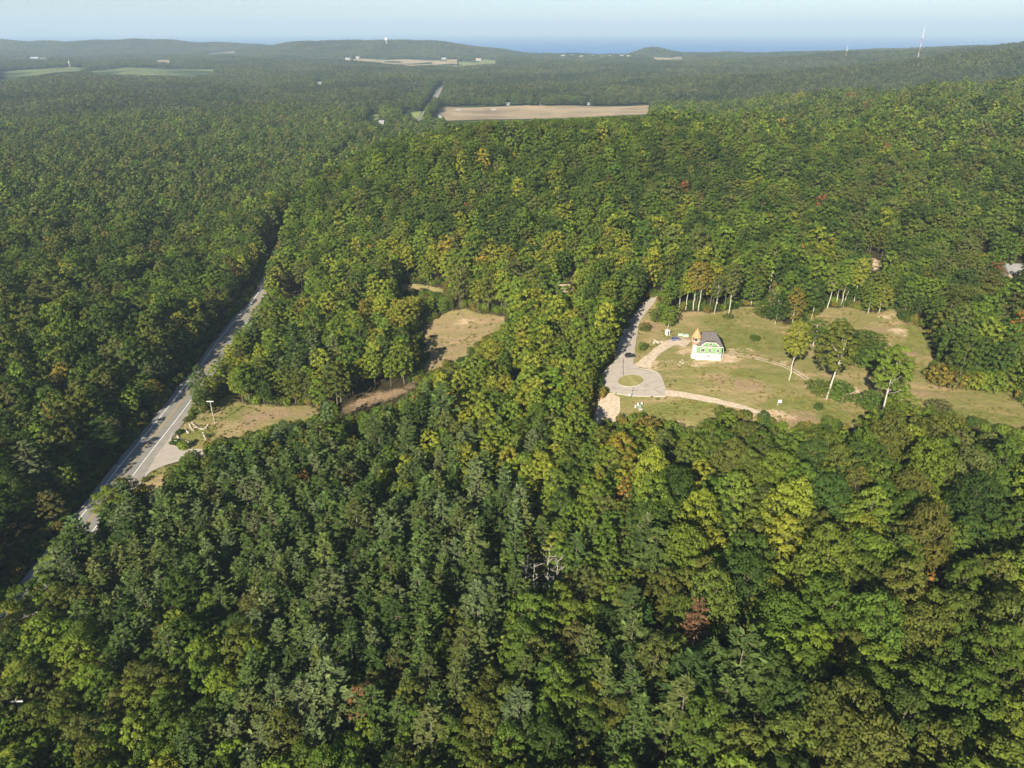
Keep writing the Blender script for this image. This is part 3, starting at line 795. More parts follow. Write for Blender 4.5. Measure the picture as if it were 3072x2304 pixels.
for i, kw in enumerate(PINE_KW):
    V, Fq, cv, hv, L = crown_pine(200 + i, **kw)
    pine_crowns.append(np_mesh('pine_crown', V, Fq, M['needle'], {'leafvar': cv, 'leafhue': hv}))
    pine_trunks.append(pine_trunk(i, 22, L).mesh('pine_trunk', M['bark'], True))

# forest stock for the masses (never linked to the scene themselves)
def stock(name, meshes):
    c = bpy.data.collections.new(name)
    for i, me in enumerate(meshes):
        o = bpy.data.objects.new('%s_%02d' % (name, i), me); c.objects.link(o)
    return c
bl = []
for i, kw in enumerate(BROAD_KW):
    k2 = dict(kw); k2['nclump'] = 48; V, Fq, cv, hv, C = crown_broad(300 + i, nleaf=26, leaf=.82, **{k: v for k, v in k2.items() if k != 'nclump'}, nclump=48)
    sv, sf = stick(20, .27)
    bl.append(merged('broadleaf', [(V, Fq, 0, cv, hv), (sv, sf, 1, None, None)], [M['leaf'], M['forest_bark']]))
for i in range(4):                                        # coarse ones for far off
    V, Fq, cv, hv, C = crown_broad(340 + i, nclump=30, nleaf=9, leaf=1.7, base=.18)
    bl.append(merged('broadleaf_far', [(V, Fq, 0, cv, hv)], [M['leaf']]))
BROAD = stock('broadleaf_stock', bl)
pl_ = []
for i, kw in enumerate(PINE_KW):
    V, Fq, cv, hv, L = crown_pine(400 + i, leaf=1.3, dens=.8, **kw)
    sv, sf = stick(22, .3, .8)
    pl_.append(merged('pine', [(V, Fq, 0, cv, hv), (sv, sf, 1, None, None)], [M['needle'], M['bark']]))
for i in range(2):
    V, Fq, cv, hv, L = crown_pine(440 + i, nw=10, leaf=2.2, dens=.55, base=.12)
    pl_.append(merged('pine_far', [(V, Fq, 0, cv, hv)], [M['needle']]))
PINES = stock('pine_stock', pl_)
pt = []
for i in range(5):                                        # 60 m patches of distant canopy
    rs = np.random.default_rng(500 + i); parts = []
    g = np.stack(np.meshgrid(np.arange(6), np.arange(6)), -1).reshape(-1, 2) * 10.5 - 26 + rs.uniform(-3.5, 3.5, (36, 2))
    for x, y in g:
        RRr, HTt = rs.uniform(3.9, 6.0), rs.uniform(12, 21)
        V, Fq, cv, hv, C = crown_broad(int(rs.integers(1e6)), nclump=14, nleaf=6, leaf=3.0, RR=RRr, HT=HTt, base=.1)
        parts.append((V + [x, y, 0], Fq, 0, cv * [rs.uniform(.5, 1.45), 1], np.clip(hv + rs.normal(0, .3), 0, 1)))
    pt.append(merged('canopy_patch', parts, [M['leaf']]))
PATCH = stock('canopy_stock', pt)

def scatter(name, coll, pos, rot, scl, pick, tint, label, cat, off_label=None):
    me = bpy.data.meshes.new(name); n = len(pos)
    me.vertices.add(n); me.vertices.foreach_set('co', np.asarray(pos, np.float32).ravel())
    def at_(nm, ty, key, arr, dt=np.float32):
        a = me.attributes.new(nm, ty, 'POINT'); a.data.foreach_set(key, np.ascontiguousarray(arr, dt).ravel())
    at_('rot', 'FLOAT_VECTOR', 'vector', rot); at_('scl', 'FLOAT_VECTOR', 'vector', scl)
    at_('pick', 'INT', 'value', pick, np.int32); at_('tint', 'FLOAT_COLOR', 'color', np.c_[tint, np.ones(n)])
    me.update()
    o = link(bpy.data.objects.new(name, me))
    ng = bpy.data.node_groups.new(name + '_nodes', 'GeometryNodeTree')
    ng.interface.new_socket('Geometry', in_out='INPUT', socket_type='NodeSocketGeometry')
    ng.interface.new_socket('Geometry', in_out='OUTPUT', socket_type='NodeSocketGeometry')
    N = ng.nodes.new; Lk = ng.links.new
    gi, go = N('NodeGroupInput'), N('NodeGroupOutput')
    ci = N('GeometryNodeCollectionInfo'); ci.inputs['Collection'].default_value = coll
    ci.inputs['Separate Children'].default_value = True; ci.inputs['Reset Children'].default_value = True
    ip = N('GeometryNodeInstanceOnPoints'); ip.inputs['Pick Instance'].default_value = True
    def na(nm, ty):
        q = N('GeometryNodeInputNamedAttribute'); q.data_type = ty; q.inputs['Name'].default_value = nm; return q.outputs['Attribute']
    Lk(gi.outputs[0], ip.inputs['Points']); Lk(ci.outputs[0], ip.inputs['Instance'])
    Lk(na('pick', 'INT'), ip.inputs['Instance Index'])
    e2r = N('FunctionNodeEulerToRotation'); Lk(na('rot', 'FLOAT_VECTOR'), e2r.inputs[0]); Lk(e2r.outputs[0], ip.inputs['Rotation'])
    Lk(na('scl', 'FLOAT_VECTOR'), ip.inputs['Scale']); Lk(ip.outputs[0], go.inputs[0])
    md = o.modifiers.new('scatter', 'NODES'); md.node_group = ng
    return tag(o, label, cat, kind='stuff')

# ------------------------------------------------------------------ where the trees stand
def wnoise(x, y, s, seed):
    """smooth value noise 0..1"""
    g = np.random.default_rng(seed).random((256, 256))
    u, v = x / s + 1000, y / s + 1000
    i, j = np.floor(u).astype(int), np.floor(v).astype(int); fu, fv = u - i, v - j
    fu = fu * fu * (3 - 2 * fu); fv = fv * fv * (3 - 2 * fv)
    G = lambda a, b: g[a % 256, b % 256]
    return (G(i, j) * (1 - fu) + G(i + 1, j) * fu) * (1 - fv) + (G(i, j + 1) * (1 - fu) + G(i + 1, j + 1) * fu) * fv
def grid_pts(s, x0, x1, y0, y1, jit):
    X, Y = np.meshgrid(np.arange(x0, x1, s), np.arange(y0, y1, s * .87))
    X = X + (np.arange(X.shape[0]) % 2)[:, None] * s * .5
    return (X + rng.uniform(-jit, jit, X.shape) * s).ravel(), (Y + rng.uniform(-jit, jit, X.shape) * s).ravel()
def seg_dist(x, y, line):
    d = np.full(x.shape, 1e9)
    for (ax, ay), (bx, by) in zip(line[:-1], line[1:]):
        vx, vy = bx - ax, by - ay; L2 = vx * vx + vy * vy
        tt = np.clip(((x - ax) * vx + (y - ay) * vy) / L2, 0, 1)
        d = np.minimum(d, np.hypot(x - ax - tt * vx, y - ay - tt * vy))
    return d
HC = [(p.x, p.y) for p in spline([Vector(q) for q in HWY], 25)]     # left edge line of the highway
def side_of_road(x, y):
    """x offset to the right of the highway's left line"""
    hx = np.array([p[0] for p in HC]); hy = np.array([p[1] for p in HC]); o_ = np.argsort(hy)
    return x - np.interp(y, hy[o_], hx[o_])
NEARD = 1500.0
cand = []
for s, zone in ((5.6, 0), (6.7, 1), (7.9, 2), (7.4, 3)):
    x, y = grid_pts(s, -1350, 1350, 70, NEARD, .33)
    d = np.hypot(x, y)
    m = (np.abs(x) < y * .88 + 90) & (d < NEARD)
    x, y = x[m], y[m]; d = d[m]
    so = side_of_road(x, y)
    px, py, _ = project(x, y, H(x, y) + 14)
    right = (px > 1950) & (py > 1180)
    young = (so > 0) & (px < 1950) & (py > 1080) & ~right
    zn = np.where(right, 2, np.where(young, 0, np.where(d > 750, 3, 1)))
    m = zn == zone
    cand.append(np.stack([x[m], y[m], np.full(m.sum(), s), np.full(m.sum(), zone)], 1))
T = np.concatenate(cand)
x, y, sp, zone = T.T
z = H(x, y)
so = side_of_road(x, y)
# keep the road corridor and the open ground free
fy_ = smooth(400, 440, y)
keep = (seg_dist(x, y, HC) > 4.0) & ~((so > -7.5 + 1.5 * fy_) & (so < 13.5 - 4.5 * fy_) & (y < 1300))
PADS = [lw, [(p.x, p.y) for p in gp], mw]
for p in PADS: keep &= ~in_poly(x, y, p)
bx, by, _ = project(x, y, z)
keep &= ~is_open(bx, by)
keep &= rng.random(len(x)) > .05
x, y, z, sp, zone, so = (a[keep] for a in (x, y, z, sp, zone, so))
n = len(x)
Rr = sp * rng.uniform(.43, .68, n)
Rr = Rr * np.clip(np.exp(rng.normal(0, .17, n)), .62, 1.45)
Rr = np.minimum(Rr, 6.0)
Ht = 9.0 + Rr * 2.6 * rng.uniform(.68, 1.28, n)
Ht = np.where(zone == 0, Ht * .86, Ht)
lverge = (so < 0) & (so > -15) & (y < 405)
ltall = (so < 0) & (so > -22) & (y > 420) & (y < 1000)
Ht = np.where(ltall, np.maximum(Ht, rng.uniform(19, 24, n)), Ht)
Ht = np.where(lverge, np.minimum(Ht, rng.uniform(10, 15, n)), Ht)
verge = (so > 0) & (so < 19) & (((y > 395) & (y < 1100)) | (y < 208))
Ht = np.where(verge, np.maximum(Ht, rng.uniform(15.5, 19, n)), Ht)
Rr = np.where(verge, np.maximum(Rr, 3.8), Rr)
Ht *= np.where(np.hypot(x, y) > 330, .78 + .44 * wnoise(x, y, 42, 41), 1.0)
# species: pines stand mostly on the lower ground right of the highway
px, py, _ = project(x, y, z + Ht * .6)
pn = wnoise(x, y, 17, 3)
wp_ = np.exp(-((px - 800) / 800) ** 2 - ((py - 1640) / 470) ** 2) * 1.08 + .35 * np.exp(-((px - 1300) / 900) ** 2 - ((py - 2150) / 250) ** 2) + .75 * np.exp(-((px - 2050) / 230) ** 2 - ((py - 2080) / 330) ** 2) + .45 * np.exp(-((px - 1350) / 260) ** 2 - ((py - 1650) / 260) ** 2) + .3 * np.exp(-((px - 900) / 250) ** 2 - ((py - 1100) / 160) ** 2)
wp_ += np.where((so < -4) & (np.hypot(x, y) < 900), .10, .0)
pine = (pn * .55 + rng.random(n) * .45) < wp_ * .70
pine &= ~((zone == 2) & (px > 2420))
Ht = np.where(pine, Ht * 1.14 + 2.0, Ht); Rr = np.where(pine, Rr * 1.18, Rr)
# shrink a tree whose crown would stand before ground that the photo shows
for it in range(9):
    bad = np.zeros(n, bool)
    for fz, fx in ((1.0, 0), (.9, -.35), (.9, .35), (.8, -.6), (.8, 0), (.8, .6), (.55, -.9), (.55, .9), (.55, -.45), (.55, .45), (.4, -.8), (.4, .8), (.35, 0), (.2, -.5), (.2, .5)):
        qx, qy, _ = project(x + fx * Rr, y, z + fz * Ht)
        bad |= is_open(qx, qy)
    if it < 8:
        Ht = np.where(bad, Ht * .82, Ht); Rr = np.where(bad, Rr * .86, Rr)
keep = ~bad & (Ht > 2.5)
x, y, z, sp, zone, so, Rr, Ht, pine = (a[keep] for a in (x, y, z, sp, zone, so, Rr, Ht, pine)); n = len(x)
px, py, zc = project(x, y, z + Ht * .62)

# leaf colours
PAL = {
 'yellow_green': (.195, .216, .032), 'bright': (.130, .182, .029), 'mid': (.082, .126, .024), 'olive': (.102, .122, .028), 'dark': (.050, .082, .021),
 'grey_green': (.100, .115, .036), 'gold': (.24, .20, .035), 'orange': (.27, .145, .04), 'red': (.22, .085, .045), 'rust': (.17, .095, .05),
 'pine': (.088, .128, .036), 'pine_blue': (.115, .150, .062), 'pine_dark': (.060, .096, .027), 'pine_olive': (.112, .140, .042), 'gold_olive': (.20, .155, .036)}
PK = list(PAL); PV = np.array([PAL[k] for k in PK])
def choose(wts):
    w = np.array(wts, float); w = w / w.sum(1, keepdims=True)
    return (w.cumsum(1) > rng.random((len(w), 1))).argmax(1)
Wt = np.zeros((n, len(PK)))
def g2(cx, cy, sx, sy): return np.exp(-((px - cx) / sx) ** 2 - ((py - cy) / sy) ** 2)
strip_w = np.maximum.reduce([g2(1650, 1150, 330, 350), g2(1150, 1000, 380, 200), g2(1500, 780, 450, 110), g2(1350, 1500, 250, 200)])
rightw = smooth(1800, 2200, px) * smooth(1150, 1400, py)
leftw = (so < 0) * 1.0
farw = smooth(500, 900, np.hypot(x, y))
Wt[:, 0] = .05 + 1.5 * strip_w + .10 * rightw
Wt[:, 1] = .30 + 1.2 * strip_w + .25 * rightw - .1 * leftw
Wt[:, 2] = .55 + .3 * rightw + .3 * leftw
Wt[:, 3] = .28 + .7 * rightw + .35 * leftw + .35 * farw
Wt[:, 4] = .28 + .5 * leftw * (1 - farw) + .4 * farw - .25 * strip_w
Wt[:, 5] = .18 + .25 * leftw + .3 * farw
Wt[:, 6] = .004 + .06 * strip_w
Wt[:, 7] = .002
Wt[:, 8] = .001 + .004 * (px > 2300) * farw
Wt[:, 9] = .002
stand = wnoise(x, y, 62, 31) * .65 + wnoise(x, y, 24, 32) * .35
hill = g2(1450, 560, 700, 190)
Wt[:, 4] = (Wt[:, 4] + .7 * hill) * (.25 + 1.7 * stand); Wt[:, 2] += .3 * hill
Wt[:, 0] *= 1.6 - 1.3 * stand; Wt[:, 1] *= 1.7 - 1.4 * stand; Wt[:, 3] *= .6 + .8 * stand
Wt = np.clip(Wt, 0, None); Wt[:, 10:] = 0
Wp = np.zeros_like(Wt); Wp[:, 10] = .45; Wp[:, 11] = .30; Wp[:, 12] = .22; Wp[:, 13] = .22
ci_ = np.where(pine, choose(Wp), choose(Wt))
# coloured trees that the photo shows singly
SPOT = [(330, 550, 'orange'), (48, 583, 'orange'), (180, 590, 'red'), (450, 530, 'orange'), (230, 525, 'gold'), (1484, 413, 'red'), (1508, 436, 'rust'), (1725, 558, 'orange'), (1330, 985, 'gold'), (1345, 1055, 'orange'),
        (1475, 1040, 'gold'), (1533, 1335, 'rust'), (1990, 1290, 'orange'), (1700, 1150, 'yellow_green'), (1680, 1165, 'yellow_green'), (2150, 588, 'red'), (1915, 335, 'red'), (1905, 322, 'red'), (1775, 450, 'red'), (650, 1040, 'orange'), (175, 720, 'red'),
        (225, 716, 'red'), (290, 714, 'red'), (1190, 550, 'rust'), (972, 606, 'red'), (1012, 463, 'red'), (115, 905, 'orange'), (360, 838, 'gold'), (20, 585, 'red'), (500, 590, 'rust'), (590, 548, 'orange'), (1100, 550, 'gold'), (780, 680, 'gold'), (700, 690, 'gold'), (980, 1000, 'yellow_green'), (1150, 600, 'gold'), (1960, 1165, 'olive'), (1930, 1240, 'rust')]
for sx, sy, k in SPOT:
    d2 = (px - sx * K) ** 2 + (py - sy * K) ** 2
    d2[pine & (k != 'rust')] += 900
    i = int(d2.argmin()); ci_[i] = PK.index(k)
    if k in ('orange', 'red', 'rust'): Rr[i] *= .72
    if pine[i] and k != 'rust': pine[i] = False
tint = PV[ci_] * rng.uniform(.84, 1.16, (n, 1)) * (1 + rng.normal(0, .04, (n, 3)))
rotz = rng.uniform(0, 2 * math.pi, n)

# dead birches stand in a gap among the pines
DEAD_PX = [(1608, 1745), (1572, 1728), (1640, 1702), (1600, 1800), (1540, 1765), (1680, 1730), (1655, 1775)]
dead_pos = [at(a, b + 70) for a, b in DEAD_PX]
for p in dead_pos:
    near = np.hypot(x - p.x, y - p.y) < 4.0
    Ht = np.where(near, np.minimum(Ht, 9), Ht); Rr = np.where(near, Rr * .75, Rr)


# ------------------------------------------------------------------ the largest trees, one by one
infr = (px > -20) & (px < 3092) & (py > 200) & (py < 2330)
size = np.where(infr, Rr / zc, 0)
order = np.argsort(-size)
ib = [i for i in order if not pine[i]][:250]
ip_ = [i for i in order if pine[i]][:240]
single = np.zeros(n, bool); single[ib] = True; single[ip_] = True
HUE = {'yellow_green': 'yellow-green', 'bright': 'bright green', 'mid': 'mid-green', 'olive': 'olive', 'dark': 'dark green', 'grey_green': 'grey-green', 'gold': 'golden yellow', 'orange': 'orange', 'red': 'red', 'rust': 'rust-brown',
       'pine': 'green', 'pine_blue': 'blue-green', 'pine_dark': 'dark green', 'pine_olive': 'olive', 'gold_olive': 'golden olive'}
MARKS = [(80, 1230, 'beside the lower end of the highway'), (250, 1130, 'between highway and side street'), (450, 1050, 'just below the side street mouth'), (700, 950, 'below the grassy track by the pole'),
         (660, 1110, 'midway from side street to dead birches'), (450, 1240, 'down the slope from the side street'), (260, 1400, 'low on the slope by the highway'), (80, 1450, 'above the bottom corner by the highway'),
         (80, 1600, 'in the bottom corner nearest the highway'), (340, 1580, 'on the bottom edge toward the highway corner'), (620, 1390, 'well left of the dead birches'), (890, 1090, 'up the slope left of the dead birches'),
         (900, 1250, 'immediately left of the dead birches'), (850, 1430, 'below and left of the dead birches'), (640, 1590, 'on the bottom edge left of middle'), (950, 1590, 'on the bottom edge at the middle'),
         (1140, 1400, 'directly below the dead birches'), (1140, 1090, 'directly above the dead birches'), (1130, 930, 'on the slope left of turning circle'), (1310, 1250, 'immediately right of the dead birches'),
         (1300, 1040, 'below the gravel stub'), (1430, 1420, 'beside the rust-brown pine'), (1250, 1590, 'on the bottom edge under the dead birches'), (1560, 1590, 'on the bottom edge right of middle'),
         (1550, 1080, 'under the meadow by the turning circle'), (1620, 1250, 'between rust-brown pine and meadow'), (1800, 1060, 'along the lower meadow edge'), (1800, 1360, 'in the canopy right of rust pine'),
         (1850, 1580, 'on the bottom edge toward the right corner'), (2080, 1050, 'under the right end of the meadow'), (2080, 1230, 'at the right edge of the broad canopy'), (2110, 1430, 'low at the right edge'), (2120, 1600, 'in the bottom right corner'),
         (1090, 790, 'on the slope between glade and lane'), (800, 780, 'in the grove between highway and glade'), (200, 1000, 'in the dark wood left of the highway'), (60, 850, 'in the wood at the left edge')]
ORD = ['leftmost', 'second from left', 'third from left', 'fourth from left', 'fifth from left', 'sixth from left', 'seventh from left', 'eighth from left', 'ninth from left', 'tenth from left', 'eleventh from left', 'twelfth from left', 'thirteenth from left', 'fourteenth from left', 'fifteenth from left']
cells = {}
for i in np.nonzero(single)[0]:
    k = min(range(len(MARKS)), key=lambda q: (MARKS[q][0] * K - px[i]) ** 2 + (MARKS[q][1] * K - py[i]) ** 2)
    sz = 'small' if Ht[i] < 15 else ('tall' if Ht[i] > 20.5 else 'middling')
    cells.setdefault((k, PK[ci_[i]], bool(pine[i]), sz), []).append(int(i))
lab = {}
for (k, hue, isp, sz), L in cells.items():
    L.sort(key=lambda i: px[i]); kind = sz + (' pine' if isp else ' broadleaf tree')
    for j, i in enumerate(L):
        if len(L) == 1: lab[i] = 'only %s, %s, %s' % (kind, HUE[hue], MARKS[k][2])
        elif j == len(L) - 1: lab[i] = 'rightmost %s, %s, %s' % (kind, HUE[hue], MARKS[k][2])
        else: lab[i] = '%s %s, %s, %s' % (ORD[min(j, 14)], kind, HUE[hue], MARKS[k][2])
for i in np.nonzero(single)[0]:
    i = int(i)
    isp = bool(pine[i])
    t_ = bpy.data.objects.new('pine_tree' if isp else 'broadleaf_tree', None)
    COL.objects.link(t_)
    t_.location = (x[i], y[i], z[i] - .2); t_.rotation_euler = (0, 0, rotz[i])
    t_.scale = (Rr[i] / 4.0, Rr[i] / 4.0, Ht[i] / 22) if isp else (Rr[i] / 4.5, Rr[i] / 4.5, Ht[i] / 20)
    tag(t_, lab[i], 'pine tree' if isp else 'tree', 'pines in the lower wood' if isp else 'broadleaf trees in the lower wood')
    v = int(rng.integers(len(pine_crowns))) if isp else int(rng.choice([2, 3, 2, 3, 0, 4])) if zone[i] == 0 else 6 + int(rng.integers(4)) if Rr[i] > 5.1 else int(rng.integers(6))
    for nm, me in (('trunk', (pine_trunks if isp else broad_trunks)[v]), ('crown', (pine_crowns if isp else broad_crowns)[v])):
        o = bpy.data.objects.new(nm, me); COL.objects.link(o); o.parent = t_
        if nm == 'crown': o['tint'] = [float(c) for c in tint[i]]

# the rest of the wood
def mass(sel, coll, n_near, n_far, name, label, cat, Rb, Hb):
    i = np.nonzero(sel)[0]; m = len(i); d = np.hypot(x[i], y[i])
    pick = np.where(d < 620, rng.integers(0, n_near, m), n_near + rng.integers(0, n_far, m))
    scl = np.stack([Rr[i] / Rb, Rr[i] / Rb, Ht[i] / Hb], 1)
    rot = np.stack([rng.normal(0, .04, m), rng.normal(0, .04, m), rotz[i]], 1)
    scatter(name, coll, np.stack([x[i], y[i], z[i] - .2], 1), rot, scl, pick, tint[i], label, cat)
mass(~single & ~pine, BROAD, 6, 4, 'broadleaf_forest', 'broadleaf woods covering the ridge and valley', 'forest', 4.5, 20)
mass(~single & pine, PINES, 4, 2, 'pine_forest', 'scattered pines among the woods beyond the near slope', 'forest', 4.0, 22)

# distant canopy, patch by patch
X, Y = grid_pts(50, -6500, 6500, 900, 8200, .25)
d = np.hypot(X, Y); m = (np.abs(X) < Y * .80 + 150) & (d > NEARD - 25)
X, Y = X[m], Y[m]; Z = H(X, Y)
m = Z > -17.5; X, Y, Z = X[m], Y[m], Z[m]
bad = np.zeros(len(X), bool)
for ox in (-27, 0, 27):
    for oy in (-27, 0, 27):
        zz = H(X + ox, Y + oy)
        for zt in (0, 9, 17):
            qx, qy, _ = project(X + ox, Y + oy, zz + zt); bad |= is_open(qx, qy)
bad |= seg_dist(X, Y, HC) < 40
gX, gY, gZ = X[~bad], Y[~bad], Z[~bad]
gx_, gy_ = (H(gX + 15, gY) - H(gX - 15, gY)) / 30, (H(gX, gY + 15) - H(gX, gY - 15)) / 30
m = len(gX); rz = rng.integers(0, 4, m) * math.pi / 2
lx = gx_ * np.cos(rz) + gy_ * np.sin(rz); ly = -gx_ * np.sin(rz) + gy_ * np.cos(rz)
nz = wnoise(gX, gY, 130, 11) * .6 + wnoise(gX, gY, 420, 12) * .4
A_, B_, C_ = np.array((.036, .058, .020)), np.array((.092, .112, .030)), np.array((.095, .100, .045))
tn = A_ + (B_ - A_) * np.clip(nz * 2.4 - .7, 0, 1)[:, None]
tn = tn + (C_ - tn) * (rng.random((m, 1)) ** 2) * .8
tn *= rng.uniform(.85, 1.15, (m, 1))
scatter('distant_forest', PATCH, np.stack([gX, gY, gZ - .5], 1), np.stack([np.arctan(ly), -np.arctan(lx), rz], 1), np.stack([np.full(m, 1.05), np.full(m, 1.05), rng.uniform(.9, 1.15, m)], 1),
        rng.integers(0, 5, m), tn, 'distant forest reaching to the lake and far hills', 'forest')
# single trees filling in along far fields and the far road
bX, bY = X[bad], Y[bad]
kx, ky = np.meshgrid(np.arange(6) * 8.6 - 21.5, np.arange(6) * 8.6 - 21.5)
fx = (bX[:, None] + kx.ravel()[None]).ravel(); fy = (bY[:, None] + ky.ravel()[None]).ravel()
fx += rng.uniform(-3, 3, len(fx)); fy += rng.uniform(-3, 3, len(fy)); fz = H(fx, fy)
fH = rng.uniform(12, 20, len(fx)); fR = rng.uniform(4.2, 6.4, len(fx))
bad2 = seg_dist(fx, fy, HC) < 11
for ft in (0, .5, 1.0):
    for ox in (-.7, .7):
        qx, qy, _ = project(fx + ox * fR, fy, fz + ft * fH); bad2 |= is_open(qx, qy)
g = ~bad2; fx, fy, fz, fH, fR = fx[g], fy[g], fz[g], fH[g], fR[g]; m = len(fx)
tn = np.array([PAL['mid'], PAL['dark'], PAL['olive'], PAL['grey_green'], PAL['dark']])[rng.integers(0, 5, m)] * rng.uniform(.8, 1.15, (m, 1))
scatter('field_edge_trees', BROAD, np.stack([fx, fy, fz - .2], 1), np.stack([np.zeros(m), np.zeros(m), rng.uniform(0, 6.28, m)], 1), np.stack([fR / 4.5, fR / 4.5, fH / 20], 1),
        6 + rng.integers(0, 4, m), tn, 'tree belts along the far fields and far road', 'forest')
print('TREES near', n, 'single', single.sum(), 'patches', len(gX), 'edge', m, 'pines', pine.sum())
#@@OBJ-BEGIN
# ------------------------------------------------------------------ open-grown trees and shrubs of the meadow
def shape_set(seed0, k, trunk_col, **kw):
    out = []
    for i in range(k):
        V, Fq, cv, hv, C = crown_broad(seed0 + i, **kw)
        HT = kw.get('HT', 20.0)
        out.append((np_mesh('crown', V, Fq, M['leaf'], {'leafvar': cv, 'leafhue': hv}), trunk_mb(seed0 + i, HT, HT * .0125, .8, C).mesh('trunk', M[trunk_col], True)))
    return out
SHAPES = {'slender': (shape_set(700, 4, 'pale_bark', base=.38, nclump=66, RR=3.3, sparse=.08, shape=.2), 3.3, 20.0),
          'full': (shape_set(720, 3, 'pale_bark', base=.10, nclump=60, RR=4.5), 4.5, 20.0),
          'shrub': (shape_set(740, 3, 'bark', base=.0, nclump=40, nleaf=24, RR=4.0, HT=6.5, leaf=.6, shape=.8), 4.0, 6.5)}
def solo(kind, pos, h, r, tk, label, group=None):
    sets, Rb, Hb = SHAPES[kind]
    cr, tr = sets[random.randrange(len(sets))]
    t_ = empty({'slender': 'tall_tree', 'full': 'meadow_tree', 'shrub': 'shrub'}[kind], (pos.x, pos.y, pos.z - .15), random.uniform(0, 6.28))
    t_.scale = (r / Rb, r / Rb, h / Hb)
    for nm, me in (('trunk', tr), ('crown', cr)):
        o = bpy.data.objects.new(nm, me); link(o, t_)
        if nm == 'crown': o['tint'] = [c * random.uniform(.93, 1.07) for c in PAL[tk]]
    tag(t_, label, 'shrub' if kind == 'shrub' else 'tree', group)
    return t_
